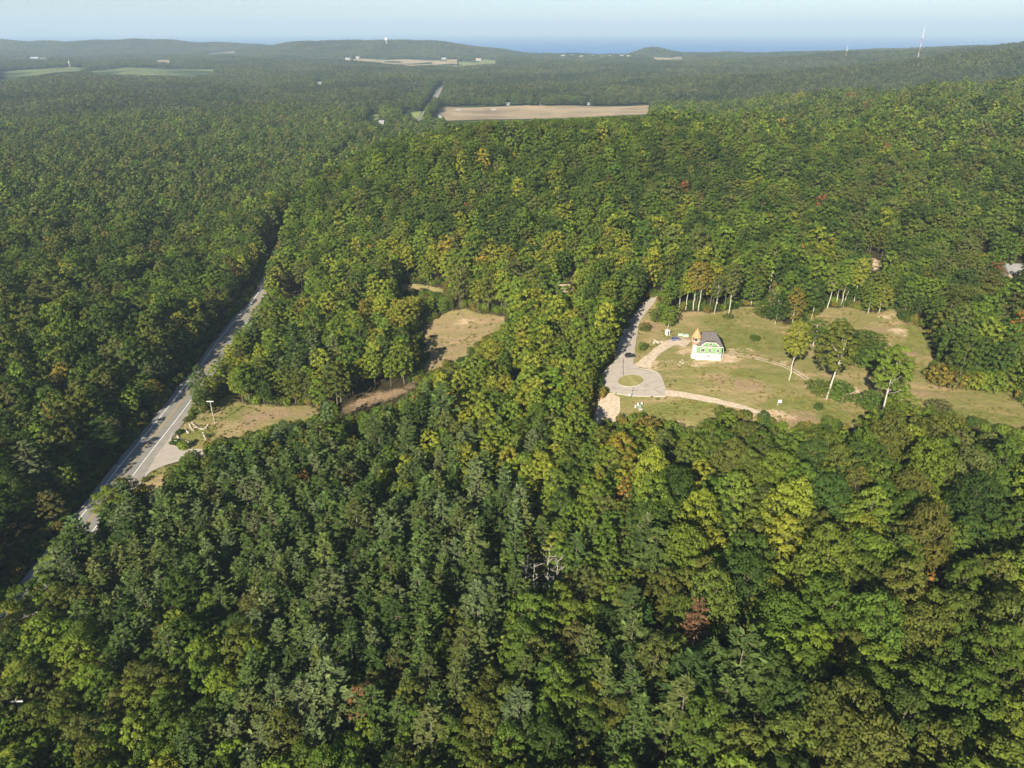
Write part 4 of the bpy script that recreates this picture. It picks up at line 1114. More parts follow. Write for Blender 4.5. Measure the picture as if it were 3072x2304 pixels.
SOLO = [
 ('slender', r1, 862, 318, 12, 2.8, 'yellow_green', 'short yellow-green tree at the lane end of the trunk row behind the house'),
 ('slender', r1, 930, 355, 14, 2.6, 'olive', 'thin olive tree second in the trunk row behind the house'),
 ('slender', r1, 985, 357, 17, 2.8, 'yellow_green', 'thin yellow-green tree third in the trunk row behind the house'),
 ('slender', r1, 1050, 362, 21, 3.4, 'gold_olive', 'tall golden tree with bare pale trunk right behind the turret'),
 ('slender', r1, 1093, 366, 21, 3.6, 'gold_olive', 'tall golden tree with bare pale trunk behind the house roof'),
 ('slender', r1, 1225, 388, 16, 2.6, 'grey_green', 'leafy thin tree at the meadow edge behind the house roof'),
 ('slender', r1, 1243, 335, 18, 3.0, 'olive', 'olive thin tree set back behind the house roof'),
 ('slender', r1, 1340, 418, 23, 3.3, 'grey_green', 'tall grey-green tree with long bare trunk out in the meadow behind house'),
 ('slender', r1, 1680, 205, 22, 4.0, 'mid', 'tall green tree with bare trunk at the head of the grass gap'),
 ('slender', r1, 1725, 150, 20, 3.6, 'bright', 'second bare-trunk tree at the head of the grass gap, further back'),
 ('full', r1, 1530, 318, 17, 5.2, 'mid', 'broad dark-based green tree left of the grass gap'),
 ('full', r1, 1727, 482, 15, 4.4, 'dark', 'rounded dark green tree below the grass gap'),
 ('full', r1, 1645, 440, 9, 4.2, 'mid', 'low rounded green tree joined to the dark tree below the grass gap'),
 ('full', r1, 1868, 495, 19, 3.3, 'gold_olive', 'orange-tinged green tree right of the grass gap'),
 ('full', r1, 2030, 425, 19, 4.2, 'dark', 'dark green tree behind the meadow right of the orange-tinged tree'),
 ('full', r1, 838, 515, 11, 3.2, 'bright', 'small bright green tree on short trunk left of the house'),
 ('shrub', r1, 740, 460, 6.5, 3.2, 'mid', 'green thicket right of the lane bend'),
 ('shrub', r1, 645, 535, 4, 2.4, 'olive', 'olive bush on the bank beside the lane'),
 ('shrub', r1, 628, 690, 3.4, 1.9, 'mid', 'small green bush between lane and gravel drive'),
 ('slender', r3, 190, 975, 22, 3.5, 'yellow_green', 'tall thin yellow-green tree standing alone right of the house'),
 ('slender', r3, 512, 1135, 27, 5.2, 'olive', 'tallest meadow tree, broad olive crown on a long pale trunk'),
 ('slender', r3, 970, 1340, 26, 4.6, 'bright', 'tall tree on a long shaded trunk at the lower meadow edge'),
 ('full', r3, 1060, 1090, 17, 4.8, 'grey_green', 'grey-green tree in the middle of the right meadow'),
 ('slender', r3, 518, 365, 19, 3.4, 'bright', 'leftmost bare-trunk tree of the row above the right meadow'),
 ('slender', r3, 590, 332, 20, 3.2, 'mid', 'second bare-trunk tree of the row above the right meadow'),
 ('slender', r3, 635, 337, 21, 3.4, 'bright', 'third bare-trunk tree of the row above the right meadow'),
 ('slender', r3, 680, 302, 20, 3.0, 'mid', 'fourth bare-trunk tree of the row above the right meadow'),
 ('slender', r3, 740, 337, 21, 3.4, 'yellow_green', 'fifth bare-trunk tree of the row above the right meadow'),
 ('slender', r3, 765, 316, 22, 3.2, 'mid', 'sixth bare-trunk tree of the row above the right meadow'),
 ('full', r3, 868, 402, 16, 3.5, 'bright', 'bright green tree beside the bare-trunk row, right meadow'),
 ('full', r3, 960, 402, 15, 3.4, 'yellow_green', 'yellow-green tree second beside the bare-trunk row'),
 ('slender', r3, 1015, 347, 18, 3.2, 'mid', 'bare-trunk green tree at the corner of the right meadow'),
 ('full', r3, 1145, 372, 17, 4.2, 'dark', 'dark green tree at the far corner of the right meadow'),
 ('full', r3, 400, 690, 13, 4.6, 'mid', 'dense green tree behind the lone thin meadow tree'),
 ('shrub', r3, 625, 560, 6, 3.4, 'mid', 'round green bush out in the right meadow'),
 ('full', r3, 810, 730, 10, 4.6, 'olive', 'low olive tree topping the thicket in the right meadow'),
 ('shrub', r3, 735, 835, 8, 4.6, 'dark', 'dark bush at the near side of the meadow thicket'),
 ('shrub', r3, 850, 865, 8.5, 5.2, 'mid', 'wide green bush in the middle of the meadow thicket'),
 ('shrub', r3, 965, 850, 9, 4.8, 'mid', 'green bush at the right end of the meadow thicket'),
 ('full', r3, 880, 770, 11, 5.0, 'mid', 'rounded green tree at the back of the meadow thicket'),
 ('full', r3, 690, 720, 10, 4.4, 'dark', 'dark green tree at the left of the meadow thicket'),
 ('shrub', r3, 560, 640, 6, 3.6, 'olive', 'olive bush left of the meadow thicket'),
 ('shrub', r1, 1560, 610, 2.4, 2.2, 'mid', 'low green bush patch in the grass right of the house'),
 ('shrub', r3, 445, 1100, 6, 4.0, 'olive', 'olive bush left of the tallest meadow tree'),
 ('shrub', r3, 615, 1150, 7.5, 4.6, 'mid', 'big green bush right of the tallest meadow tree'),
 ('shrub', r3, 880, 1225, 7, 4.0, 'mid', 'green bush below the bare sand patch'),
 ('shrub', r3, 440, 1228, 2.8, 1.5, 'dark', 'small dark round bush in the open grass'),
 ('shrub', r3, 1470, 1255, 5, 3.4, 'grey_green', 'grey-green bush in the lower right meadow'),
 ('shrub', r3, 1470, 1005, 8, 4.4, 'gold_olive', 'golden bush at the tip of the right thicket'),
 ('shrub', r3, 1590, 1035, 8.5, 5.0, 'gold_olive', 'second golden bush along the right thicket'),
 ('shrub', r3, 1730, 1045, 8, 5.0, 'yellow_green', 'yellow-green bush in the middle of the right thicket'),
 ('shrub', r3, 1870, 1055, 8.5, 5.2, 'bright', 'bright green bush along the right thicket'),
 ('shrub', r3, 1990, 1055, 7.5, 4.8, 'bright', 'bright green bush at the far end of the right thicket'),
 ('full', r3, 1120, 1330, 12, 4.5, 'bright', 'bright green tree just below the lower meadow edge'),
 ('shrub', r1, 880, 1440, 6, 3.2, 'bright', 'bright green sapling clump under the dirt track'),
 ('shrub', r1, 660, 1400, 7, 3.6, 'gold_olive', 'golden sapling clump below the gravel stub'),
 ('shrub', r1, 1340, 430, 2.6, 2.0, 'olive', 'low olive bush at the foot of the tall grey-green tree'),
 ('shrub', r4, 1180, 585, 1.8, .9, 'dark', 'small dark round bush by the stone garden walls'),
 ('full', r4, 1125, 425, 13, 2.7, 'pine', 'dense dark green conical tree beside the utility pole'),
 ('full', r4, 1100, 330, 16, 2.6, 'pine', 'taller dark green conical tree between highway and utility pole'),
 ('full', r4, 1135, 230, 15, 2.8, 'pine_dark', 'dark conical tree behind the utility pole at the highway edge'),
 ('full', r4, 440, 1320, 16, 5.0, 'bright', 'big bright green tree overhanging the highway below the side street'),
 ('full', r4, 560, 1230, 15, 4.2, 'olive', 'olive tree overhanging the highway below the side street')]
for kd, fn, a, b, h_, r_, tk, lb in SOLO:
    solo(kd, at(*fn(a, b)), h_ * (1.15 if kd == 'slender' else 1.0), r_ * (1.12 if kd == 'slender' else 1.06), tk, lb)

# ------------------------------------------------------------------ dead trees
def dead_tree(pos, h, lean, az, label, seed):
    rr = random.Random(seed)
    t_ = empty('dead_tree', (pos.x, pos.y, pos.z - .2), rr.uniform(0, 6.28))
    top = Vector((math.cos(az) * lean, math.sin(az) * lean, h))
    pts = [Vector((0, 0, -.3))] + [top * (k / 6) + Vector((rr.uniform(-.3, .3), rr.uniform(-.3, .3), 0)) for k in range(1, 7)]
    MB().tube(pts, [.2, .17, .15, .13, .10, .07, .03], 7).build('trunk', M['dead_wood'], t_, True)
    for k in range(8):
        f = .5 + .48 * k / 8; i = min(5, int(f * 6)); p = pts[i].lerp(pts[i + 1], f * 6 - i)
        a = k * 2.4 + rr.uniform(-.4, .4); L = rr.uniform(1.6, 3.4) * (1.25 - f * .5)
        d = Vector((math.cos(a), math.sin(a), rr.uniform(.25, .8))).normalized()
        m1 = p + d * L * .5 + Vector((0, 0, rr.uniform(-.1, .35))); e = p + d * L + Vector((0, 0, rr.uniform(0, .6)))
        mb = MB().tube([p, m1, e], [.09, .065, .025], 5)
        for q in range(3):
            b0 = p.lerp(e, .45 + .18 * q); dd = (d + Vector((rr.uniform(-.9, .9), rr.uniform(-.9, .9), rr.uniform(-.1, .6)))).normalized()
            mb.tube([b0, b0 + dd * rr.uniform(.7, 1.6)], [.05, .018], 4)
        mb.build('branch', M['dead_wood'], t_, True)
    return tag(t_, label, 'dead tree')
DL = ['topmost white dead birch of the clump', 'white dead birch at the clump\'s upper left', 'white dead birch at the clump\'s upper right', 'large leaning white dead birch at the bottom of the clump', 'white dead birch at the left of the clump', 'white dead birch at the right of the clump', 'white dead birch in the middle of the clump']
for i, p in enumerate(dead_pos):
    dead_tree(p, random.uniform(13.5, 16.5), random.uniform(.5, 3.0), random.uniform(0, 6.28), DL[i], 60 + i)
dead_tree(at(*r3(655, 345)), 17, 7.0, .2, 'leaning pale dead trunk crossing the row above the right meadow', 91)
dead_tree(at(*ra(70, 1330)), 17, .6, 0, 'bare pale snag in the wood at the left photo edge', 92)

# ------------------------------------------------------------------ house under construction
plain('concrete', (.46, .42, .38), .9, .15, .06, .8)
plain('concrete_white', (.62, .60, .57), .9, .15, .04, .8)
plain('sheathing', (.15, .29, .125), .8, .2, .10, .7)
plain('seam_tape', (.27, .38, .24), .8, .2, .1, 1)
plain('osb', (.44, .245, .12), .85, .2, .12, 1.2)
plain('brick', (.46, .20, .12), .9, .1, .2, 2)
plain('trim', (.60, .56, .52), .7, .3, .05, 1)
plain('dark_opening', (.03, .03, .035), .3, .5, .1, 1)
plain('dark_frame', (.045, .042, .042), .7, .3, .1, 1)
t = NT('shingle'); P = t.pos(); nn = t.noise(P, .9, 4); n4 = t.noise(t.pos((1, 1, 6)), 2.0, 3)
M['shingle'] = t.bsdf(t.mix(t.ramp(n4, [(.4, (0, 0, 0)), (.7, (.5, .5, .5))]), t.ramp(nn, [(.3, (.105, .092, .088)), (.7, (.15, .13, .125))]), (.07, .062, .06, 1)), .9, .2, n4, .05)
hp = at(2125, 1079)
house = empty('house', (hp.x, hp.y, hp.z), R(-7))
tag(house, 'unfinished house with orange turret roof, green sheathing and white foundation', 'house')
X0, X1, D = -4.9, 4.9, 11.0
MB().box(X0 - .12, X1 + .12, -.12, D + .12, -1.2, 3.0).build('foundation', M['concrete'], house)
MB().box(X0 - .5, X1 + .2, -.45, .3, -1.2, .55).build('footing', M['concrete_white'], house)
wall = MB().box(X0, X1, 0, D, 3.0, 6.1).build('wall', M['sheathing'], house)
for sx in np.arange(X0 + 1.22, X1, 1.22): MB().box(sx - .07, sx + .07, -.025, .02, 3.05, 6.0).build('seam_tape', M['seam_tape'], wall)
MB().box(X0 - .03, X1 + .03, -.05, .05, 2.95, 3.12).build('sill_plate', M['dark_frame'], house)
MB().box(X0 - .1, X1 + .1, -.09, .06, 5.72, 6.08).build('frieze', M['trim'], house)
def window(xc, zc_, w, h, y=-.04, parent=house):
    wdw = MB().box(xc - w / 2 - .14, xc + w / 2 + .14, y - .05, y + .04, zc_ - h / 2 - .14, zc_ + h / 2 + .14).build('window', M['trim'], parent)
    MB().box(xc - w / 2, xc + w / 2, y - .08, y - .03, zc_ - h / 2, zc_ + h / 2).build('pane', M['dark_opening'], wdw)
    MB().box(xc - .05, xc + .05, y - .11, y - .07, zc_ - h / 2, zc_ + h / 2).build('mullion', M['trim'], wdw)
window(-2.75, 4.25, 1.35, 1.35); window(0.0, 4.25, 1.0, 1.35); window(3.3, 4.25, 1.0, 1.35); window(-.3, 1.75, .8, .7, -.16)
e = .5; Zr = 6.1; rz_ = 10.4
rv = [(X0 - e, -e, Zr), (X1 + e, -e, Zr), (X1 + e, D + e, Zr), (X0 - e, D + e, Zr), (-2.7, D / 2, rz_), (2.5, D / 2, rz_)]
roof = MB().add(rv + [(a, b, c - .22) for a, b, c in rv[:4]], [(0, 1, 5, 4), (1, 2, 5), (2, 3, 4, 5), (3, 0, 4), (0, 6, 7, 1), (1, 7, 8, 2), (2, 8, 9, 3), (3, 9, 6, 0), (9, 8, 7, 6)]).build('roof', M['shingle'], house)
MB().box(X0 - e - .04, X1 + e + .04, -e - .06, -e - .01, Zr - .26, Zr - .02).build('fascia', M['trim'], roof)
MB().box(-2.7, 2.5, D / 2 - .12, D / 2 + .12, rz_ - .06, rz_ + .06).build('ridge_cap', M['dark_frame'], roof)
# clipped-gable dormer over the front
dorm = MB().prism([(-3.3, 6.15), (3.5, 6.15), (1.95, 7.6), (-1.75, 7.6)], -.15, 2.6).build('dormer', M['sheathing'], house)
MB().prism([(-3.75, 6.12), (-3.5, 6.12), (-1.8, 7.63), (2.0, 7.63), (3.7, 6.12), (3.95, 6.12), (2.1, 7.8), (-1.9, 7.8)], .12, 2.9).build('dormer_roof', M['shingle'], dorm)
for a, b in (((-3.85, 6.1), (-1.95, 7.82)), ((4.05, 6.1), (2.15, 7.82))):
    dx = .30 if a[0] < 0 else -.30
    MB().prism([a, (a[0] + dx, a[1]), (b[0] + dx, b[1] - .05), b], -.34, .10).build('rake_board', M['trim'], dorm)
MB().prism([(-1.95, 7.82), (-1.75, 7.66), (1.95, 7.66), (2.15, 7.82)], -.34, .10).build('clip_board', M['trim'], dorm)
window(.1, 7.05, 1.0, 1.1, -.2, dorm)
MB().box(-.75, .95, -.75, -.15, 7.72, 7.86).build('window_hood', M['trim'], dorm)
# turret
TX, TY = -5.55, 2.3
tur = MB().lathe([(1.42, -1.2), (1.42, 1.9), (1.34, 1.9), (1.34, 6.0)], 12, (TX, TY, 0)).build('turret', M['concrete'], house)
MB().lathe([(1.5, -1.2), (1.5, 1.7)], 12, (TX, TY, 0)).build('turret_footing', M['concrete_white'], tur)
MB().lathe([(1.34, 6.0), (1.72, 6.45), (1.72, 7.55)], 12, (TX, TY, 0)).build('turret_band', M['brick'], tur)
MB().lathe([(1.86, 7.55), (1.86, 7.72)], 12, (TX, TY, 0)).build('turret_ledge', M['trim'], tur)
MB().lathe([(1.45, 7.7), (1.45, 9.2)], 12, (TX, TY, 0)).build('turret_core', M['dark_opening'], tur)
for k in range(8):
    a = k * math.pi / 4 + .2
    Mx = Matrix.Translation((TX, TY, 0)) @ Matrix.Rotation(a, 4, 'Z')
    MB().box(1.42, 1.66, -.11, .11, 7.72, 9.25, Mx).build('turret_post', M['osb'], tur)
    if k in (5, 6, 7, 0):
        Mx2 = Matrix.Translation((TX, TY, 0)) @ Matrix.Rotation(a + math.pi / 8, 4, 'Z')
        if k in (6, 7): MB().box(1.44, 1.56, -.48, .48, 7.74, 9.2, Mx2).build('turret_panel', M['seam_tape'], tur)
MB().lathe([(1.95, 9.12), (2.15, 9.2), (1.25, 11.0), (.05, 13.0)], 8, (TX, TY, 0), .2).build('turret_roof', M['osb'], tur)
MB().box(X0 - 1.1, X0 + .05, .9, 4.2, 6.1, 7.6).build('turret_link', M['brick'], tur)
# dark lean-to canopy and post on the right side
can = MB().prism([(4.95, 6.0), (5.9, 5.2), (5.9, 5.0), (4.95, 4.6)], .8, 4.6).build('side_canopy', M['dark_frame'], house)
MB().box(5.7, 5.85, .9, 1.05, -1, 5.05).build('canopy_post', M['trim'], can); MB().box(5.7, 5.85, 4.3, 4.45, -1, 5.05).build('canopy_post', M['trim'], can)

# ------------------------------------------------------------------ vehicles
plain('tyre', (.02, .02, .02), .9, .2); plain('rim', (.45, .45, .46), .4, .5, metallic=.6)
plain('lamp_white', (.8, .8, .78), .3, .5); plain('lamp_red', (.5, .03, .02), .3, .5)
t = NT('car_glass'); M['car_glass'] = t.bsdf((.02, .025, .03), .08, .6)
def car(pos, rz, paint, label, suv=False):
    t_ = empty('car', (pos.x, pos.y, pos.z + .16), rz)
    m = NT('paint_' + label.split()[0]); m.bsdf(paint, .25, .6)
    h = .18 if suv else 0
    body = MB().prism([(-2.25, .35), (-2.2, .82 + h), (-1.95, .95 + h), (-1.0, 1.0 + h), (1.1, .98 + h), (2.05, .85 + h), (2.3, .62 + h), (2.3, .32), (1.9, .24), (-1.9, .24)], -.9, .9).build('body', m.m, t_)
    b = body.modifiers.new('bevel', 'BEVEL'); b.width = .07; b.segments = 2
    tl = -2.0 if suv else -1.6
    MB().prism([(tl, .97 + h), (tl + .35, 1.42 + h * 1.5), (.35, 1.44 + h * 1.5), (1.15, .96 + h)], -.76, .76).build('window_glass', M['car_glass'], t_)
    MB().prism([(tl + .25, 1.40 + h * 1.5), (tl + .5, 1.5 + h * 1.5), (.25, 1.5 + h * 1.5), (.5, 1.40 + h * 1.5)], -.74, .74).build('roof_panel', m.m, t_)
    for sx in (-1.4, 1.45):
        for sy in (-.84, .84):
            w = MB().tube([(sx, sy - .11, .33), (sx, sy + .11, .33)], .34, 14).build('wheel', M['tyre'], t_)
            yy_ = .115 if sy > 0 else -.115
            MB().tube([(sx, sy, .33), (sx, sy + yy_, .33)], .2, 10).build('rim', M['rim'], w)
    for sy in (-.62, .62):
        MB().box(2.26, 2.33, sy - .18, sy + .18, .6 + h * .8, .74 + h * .8).build('headlight', M['lamp_white'], t_)
        MB().box(-2.28, -2.2, sy - .16, sy + .16, .66 + h * .8, .8 + h * .8).build('tail_light', M['lamp_red'], t_)
    return tag(t_, label, 'car')
car(at(*r1(902, 612)), R(15), (.12, .14, .27), 'blue parked car on the gravel drive before the house')
car(at(*r1(525, 752)), R(8), (.012, .012, .014), 'black parked car on the lane above the turning circle', True)

# ------------------------------------------------------------------ things lying about the building site
plain('site_white', (.58, .58, .57), .6, .3, .06, 1); plain('stone', (.42, .37, .31), .9, .1, .2, 1.5); plain('wood_post', (.30, .24, .18), .9, .1, .2, 3)
plain('box_green', (.16, .24, .17), .6, .3, .1, 1); plain('panel_stack', (.36, .46, .36), .8, .2, .1, 2)
p = at(*r1(835, 566))
tl_ = empty('portable_toilet', p, R(20)); tag(tl_, 'white portable toilet cabin on the grass left of the house', 'toilet cabin')
MB().box(-.8, .8, -.75, .75, 0, 2.3).build('cabin', M['site_white'], tl_); MB().prism([(-.85, 2.3), (.85, 2.3), (.6, 2.55), (-.6, 2.55)], -.8, .8).build('roof', M['site_white'], tl_); MB().box(-.35, .35, -.79, -.752, .15, 2.1).build('door', M['dark_frame'], tl_)
for q, (a, b, w, lb) in enumerate([(945, 573, 2.3, 'left pale green stack of sheathing panels behind the blue car'), (985, 580, 2.6, 'right pale green stack of sheathing panels beside the turret')]):
    p = at(*r1(a, b)); st = empty('panel_stack', p, R(-8 + 14 * q)); tag(st, lb, 'panel stack')
    MB().box(-w / 2, -w / 2 + .15, -.6, .6, 0, .12).build('bearer', M['wood_post'], st); MB().box(w / 2 - .15, w / 2, -.6, .6, 0, .12).build('bearer', M['wood_post'], st)
    for k in range(6): MB().box(-w / 2 + random.uniform(-.06, .06), w / 2 + random.uniform(-.06, .06), -.7, .7, .12 + k * .16, .12 + k * .16 + .145).build('panel', M['panel_stack'], st)
def boulder_mesh(seed):
    import bmesh
    bm = bmesh.new(); bmesh.ops.create_icosphere(bm, subdivisions=1, radius=1)
    rr = random.Random(seed)
    for v in bm.verts: v.co *= rr.uniform(.75, 1.2); v.co.z *= .7
    me = bpy.data.meshes.new('stone'); bm.to_mesh(me); bm.free(); me.materials.append(M['stone']); return me
BM_ = [boulder_mesh(i) for i in range(4)]
def stones(name, parent, pts, r):
    for i, (sx, sy, sz) in enumerate(pts):
        o = bpy.data.objects.new(name, BM_[i % 4]); link(o, parent); o.location = (sx, sy, sz); q = r * random.uniform(.75, 1.25); o.scale = (q, q, q); o.rotation_euler = (0, 0, random.uniform(0, 6))
p = at(*r1(745, 628)); rb = empty('rubble_pile', p); tag(rb, 'pale rubble pile on the bank beside the gravel drive', 'rubble')
stones('stone', rb, [(random.gauss(0, 2.0), random.gauss(0, 1.1), .25) for _ in range(26)], .5)
p = at(*r1(960, 790)); rb = empty('rubble_pile', p); tag(rb, 'scattered sandy stones below the turret', 'rubble')
stones('stone', rb, [(random.gauss(0, 3.0), random.gauss(0, 1.4), .05) for _ in range(22)], .32)
def sign(name, pos, w, h, z, label, mat='site_white', arm=False, rz=0.0):
    t_ = empty(name, pos, rz); MB().box(-.06, .06, -.06, .06, -.3, z + (h if arm else 0)).build('post', M['site_white' if arm else 'wood_post'], t_)
    if arm:
        MB().box(-.05, w + .1, -.05, .05, z + h - .1, z + h).build('arm', M['site_white'], t_); MB().box(.15, w + .05, -.03, .03, z - .15, z + h - .15).build('board', M[mat], t_)
    else: MB().box(-w / 2, w / 2, -.1, -.062, z, z + h).build('board', M[mat], t_)
    return tag(t_, label, 'sign')
sign('sign_post', at(*r1(1748, 1152)), 1.3, 1.1, 1.3, 'white hanging sign on a white post in the meadow', arm=True)
sign('street_sign', at(*r1(520, 1090)), 1.0, .9, 1.0, 'white sign at the lower kerb of the turning circle')
sign('yard_sign', at(*r4(905, 626)), 1.0, .55, .35, 'upper of two small white signs by the side street kerb')
sign('yard_sign', at(*r4(937, 662)), .9, .5, .35, 'lower of two small white signs by the side street kerb')
p = at(*r1(890, 970)); mbx = empty('marker_post', p); tag(mbx, 'dark marker post in the grass right of the turning circle', 'post')
MB().box(-.09, .09, -.09, .09, -.3, 1.5).build('post', M['wood_post'], mbx); MB().box(-.3, .3, -.2, .2, 1.2, 1.6).build('box', M['dark_frame'], mbx)
UB = [(570, 1168, .5, .9, 'site_white', 'small white utility pedestal, leftmost below the turning circle'), (590, 1152, .5, 1.0, 'site_white', 'upright white utility pedestal among the utility boxes'), (608, 1165, 1.0, 1.1, 'box_green', 'green transformer box among the white pedestals'),
      (622, 1150, .6, 1.1, 'site_white', 'white utility pedestal right of the green transformer box'), (612, 1185, 1.4, .35, 'kerb', 'flat pale concrete pad in front of the utility boxes')]
for a, b, w, h, mt, lb in UB:
    p = at(*r1(a, b)); u = empty('utility_box', p, random.uniform(-.4, .4)); tag(u, lb, 'utility box')
    MB().box(-w / 2, w / 2, -w * .4, w * .4, -.1, h).build('case', M[mt], u); MB().box(-w / 2 - .04, w / 2 + .04, -w * .4 - .04, w * .4 + .04, h + .002, h + .07).build('lid', M[mt], u)
# garden walls of stacked stone by the side street
for px_, lb in [([(1020, 480), (1032, 510), (1052, 532)], 'short curved stone wall nearest the highway'), ([(1043, 473), (1080, 505), (1140, 522), (1172, 488)], 'long curved stone wall below the conical tree'),
                ([(1133, 553), (1142, 580), (1155, 602)], 'short stone wall beside the dark round bush'), ([(918, 560), (930, 598), (975, 615), (1030, 632)], 'curved stone wall along the side street corner'), ([(985, 520), (1000, 540), (1010, 552)], 'tiny stone edging inside the garden curve')]:
    pts = [at(*r4(*q)) for q in px_]; c0 = pts[0]
    wl = empty('stone_wall', c0); tag(wl, lb, 'stone wall')
    c = spline([Vector((q.x, q.y)) for q in pts], 1.0)
    stones('stone', wl, [(q.x - c0.x, q.y - c0.y, h1(q.x, q.y) - c0.z + .25) for q in c], .52)

# ------------------------------------------------------------------ utility poles, towers
plain('pole_wood', (.42, .38, .33), .9, .1, .15, 2); plain('crossarm', (.62, .60, .57), .8, .2, .1, 2); plain('steel_white', (.50, .50, .51), .5, .4, .05, .2); plain('steel_red', (.30, .14, .11), .6, .3, .05, .2)
def utility_pole(pos, h, rz, label):
    t_ = empty('utility_pole', pos, rz); MB().tube([(0, 0, -1), (0, 0, h)], [.2, .14], 8).build('pole', M['pole_wood'], t_)
    arm = MB().box(-1.45, 1.45, -.1, .1, h - .75, h - .5).build('crossarm', M['crossarm'], t_)
    for sx in (-1.3, -.7, .7, 1.3): MB().tube([(sx, 0, h - .5), (sx, 0, h - .25)], .08, 6).build('insulator', M['steel_white'], arm)
    for sx in (-.7, .7): MB().tube([(sx, .1, h - .7), (0, .14, h - 1.5)], .04, 4).build('brace', M['crossarm'], t_)
    return tag(t_, label, 'utility pole')
utility_pole(at(*r4(1230, 478)), 11.5, R(0), 'utility pole with white crossarm in the grass by the side street')
utility_pole(at(972, 765, 12.0), 12.0, R(4), 'utility pole whose crossarm tops the trees above the young grove')
utility_pole(at(*r0(35, 1514), 12.0), 12.4, R(4), 'utility pole whose crossarm shows in the bottom left trees')
p = at(*r7(502, 268)); wt = empty('water_tower', p); tag(wt, 'white water tower ball on the far hill', 'water tower')
MB().lathe([(4.0, -3), (2.2, 2), (1.9, 32)], 16).build('stem', M['steel_white'], wt)
MB().lathe([(1.9, 30)] + [(11.5 * math.sin(a), 41 - 11 * math.cos(a)) for a in np.linspace(.3, 3.0, 12)] + [(.2, 52.1)], 20).build('tank', M['steel_white'], wt, True)
def mast(pos, h, w, label, bands=7, tip=True):
    t_ = empty('radio_mast', pos); 
    for k in range(bands):
        z0, z1 = h * k / bands, h * (k + 1) / bands; mb = MB(); cs = [(w * math.cos(a), w * math.sin(a)) for a in (0, 2.09, 4.19)]
        f0, f1 = 1 - .4 * k / bands, 1 - .4 * (k + 1) / bands
        for i, (a, b) in enumerate(cs):
            mb.tube([(a * f0, b * f0, z0), (a * f1, b * f1, z1)], w * .16, 4); a2, b2 = cs[(i + 1) % 3]
            for q in range(3):
                mb.tube([(a * f0, b * f0, z0 + (z1 - z0) * q / 3), (a2 * f0, b2 * f0, z0 + (z1 - z0) * (q + 1) / 3)], w * .09, 3)
        mb.build('mast_section', M['steel_red' if k % 2 == 0 and k < bands - 2 else 'steel_white'], t_)
    MB().box(-w * 1.6, w * 1.6, -w * 1.6, w * 1.6, h * .72, h * .72 + w * 1.5).build('antenna_cluster', M['steel_white'], t_)
    MB().tube([(0, 0, h), (0, 0, h * 1.1)], w * .12, 5).build('spike', M['steel_white'], t_)
    return tag(t_, label, 'radio mast')
mast(at(*r8(1523, 380), 14), 112, 1.7, 'tall red and white radio mast on the right ridge')
mast(at(*r8(1055, 375), 12), 56, 1.4, 'shorter white topped radio mast left of the tall one', 5)
mast(at(*r6(458, 450)), 34, 1.6, 'thin pale mast between the far green fields', 4)

# ------------------------------------------------------------------ far buildings
for nm, c in (('bwhite', (.30, .295, .29)), ('btan', (.28, .22, .16)), ('broof', (.09, .085, .085)), ('broof_pale', (.30, .30, .31)), ('bred', (.40, .22, .17)), ('broof_grey', (.22, .215, .215)), ('btanroof', (.33, .25, .17))): plain(nm, c, .8, .2, .08, .3)
def building(pos, w, d, h, wm, rm, label, rz=0.0, name='house', cat='building'):
    t_ = empty(name, pos, rz)
    MB().box(-w / 2, w / 2, -d / 2, d / 2, -1.5, h).build('wall', M[wm], t_)
    rh = d * .28
    MB().add([(-w / 2 - .4, -d / 2 - .5, h - .1), (w / 2 + .4, -d / 2 - .5, h - .1), (w / 2 + .4, d / 2 + .5, h - .1), (-w / 2 - .4, d / 2 + .5, h - .1), (-w / 2 - .4, 0, h + rh), (w / 2 + .4, 0, h + rh)],
             [(0, 1, 5, 4), (2, 3, 4, 5), (1, 2, 5), (3, 0, 4), (3, 2, 1, 0)]).build('roof', M[rm], t_)
    nw = max(1, int(w / 4))
    for k in range(nw):
        xc = -w / 2 + w * (k + .5) / nw
        wn_ = MB().box(xc - .6, xc + .6, -d / 2 - .06, -d / 2 + .02, h * .35, h * .75).build('window', M['dark_opening'], t_)
    return tag(t_, label, cat)
for q, w, d, h, wm, rm, lb in FARB:
    building(at(*q), w, d, h, wm, rm, lb, R(random.uniform(-12, 12)))
for k, xx in enumerate([4, 26, 48, 74, 98, 122]):
    building(at(*r6(xx, 530)), 14, 5, 4, 'bwhite', 'broof_pale', ['leftmost', 'second from left', 'third from left', 'fourth from left', 'fifth from left', 'rightmost'][k] + ' white trailer in the gravel yard row', R(70), 'trailer', 'trailer')['group'] = 'trailers in the far yard'
for xx, yy_, lb in ((915, 640, 'white trailer at the left end of the tan field'), (1120, 639, 'white trailer out in the middle of the tan field')):
    building(at(*r7(xx, yy_)), 11, 3, 3, 'bwhite', 'broof_pale', lb, 0, 'trailer', 'trailer')
for k, (xx, yy_) in enumerate([(1520, 330), (1570, 328), (1630, 334), (1690, 329), (1745, 334), (1790, 331), (1860, 330), (1900, 333)]):
    building(at(*r7(xx, yy_), 10), 22, 14, 18, 'bwhite', 'broof_pale', ['first', 'second', 'third', 'fourth', 'fifth', 'sixth', 'seventh', 'eighth'][k] + ' pale lakeside building from the left along the shore', R(20 * k), 'shore_building')['group'] = 'pale buildings along the lake shore'

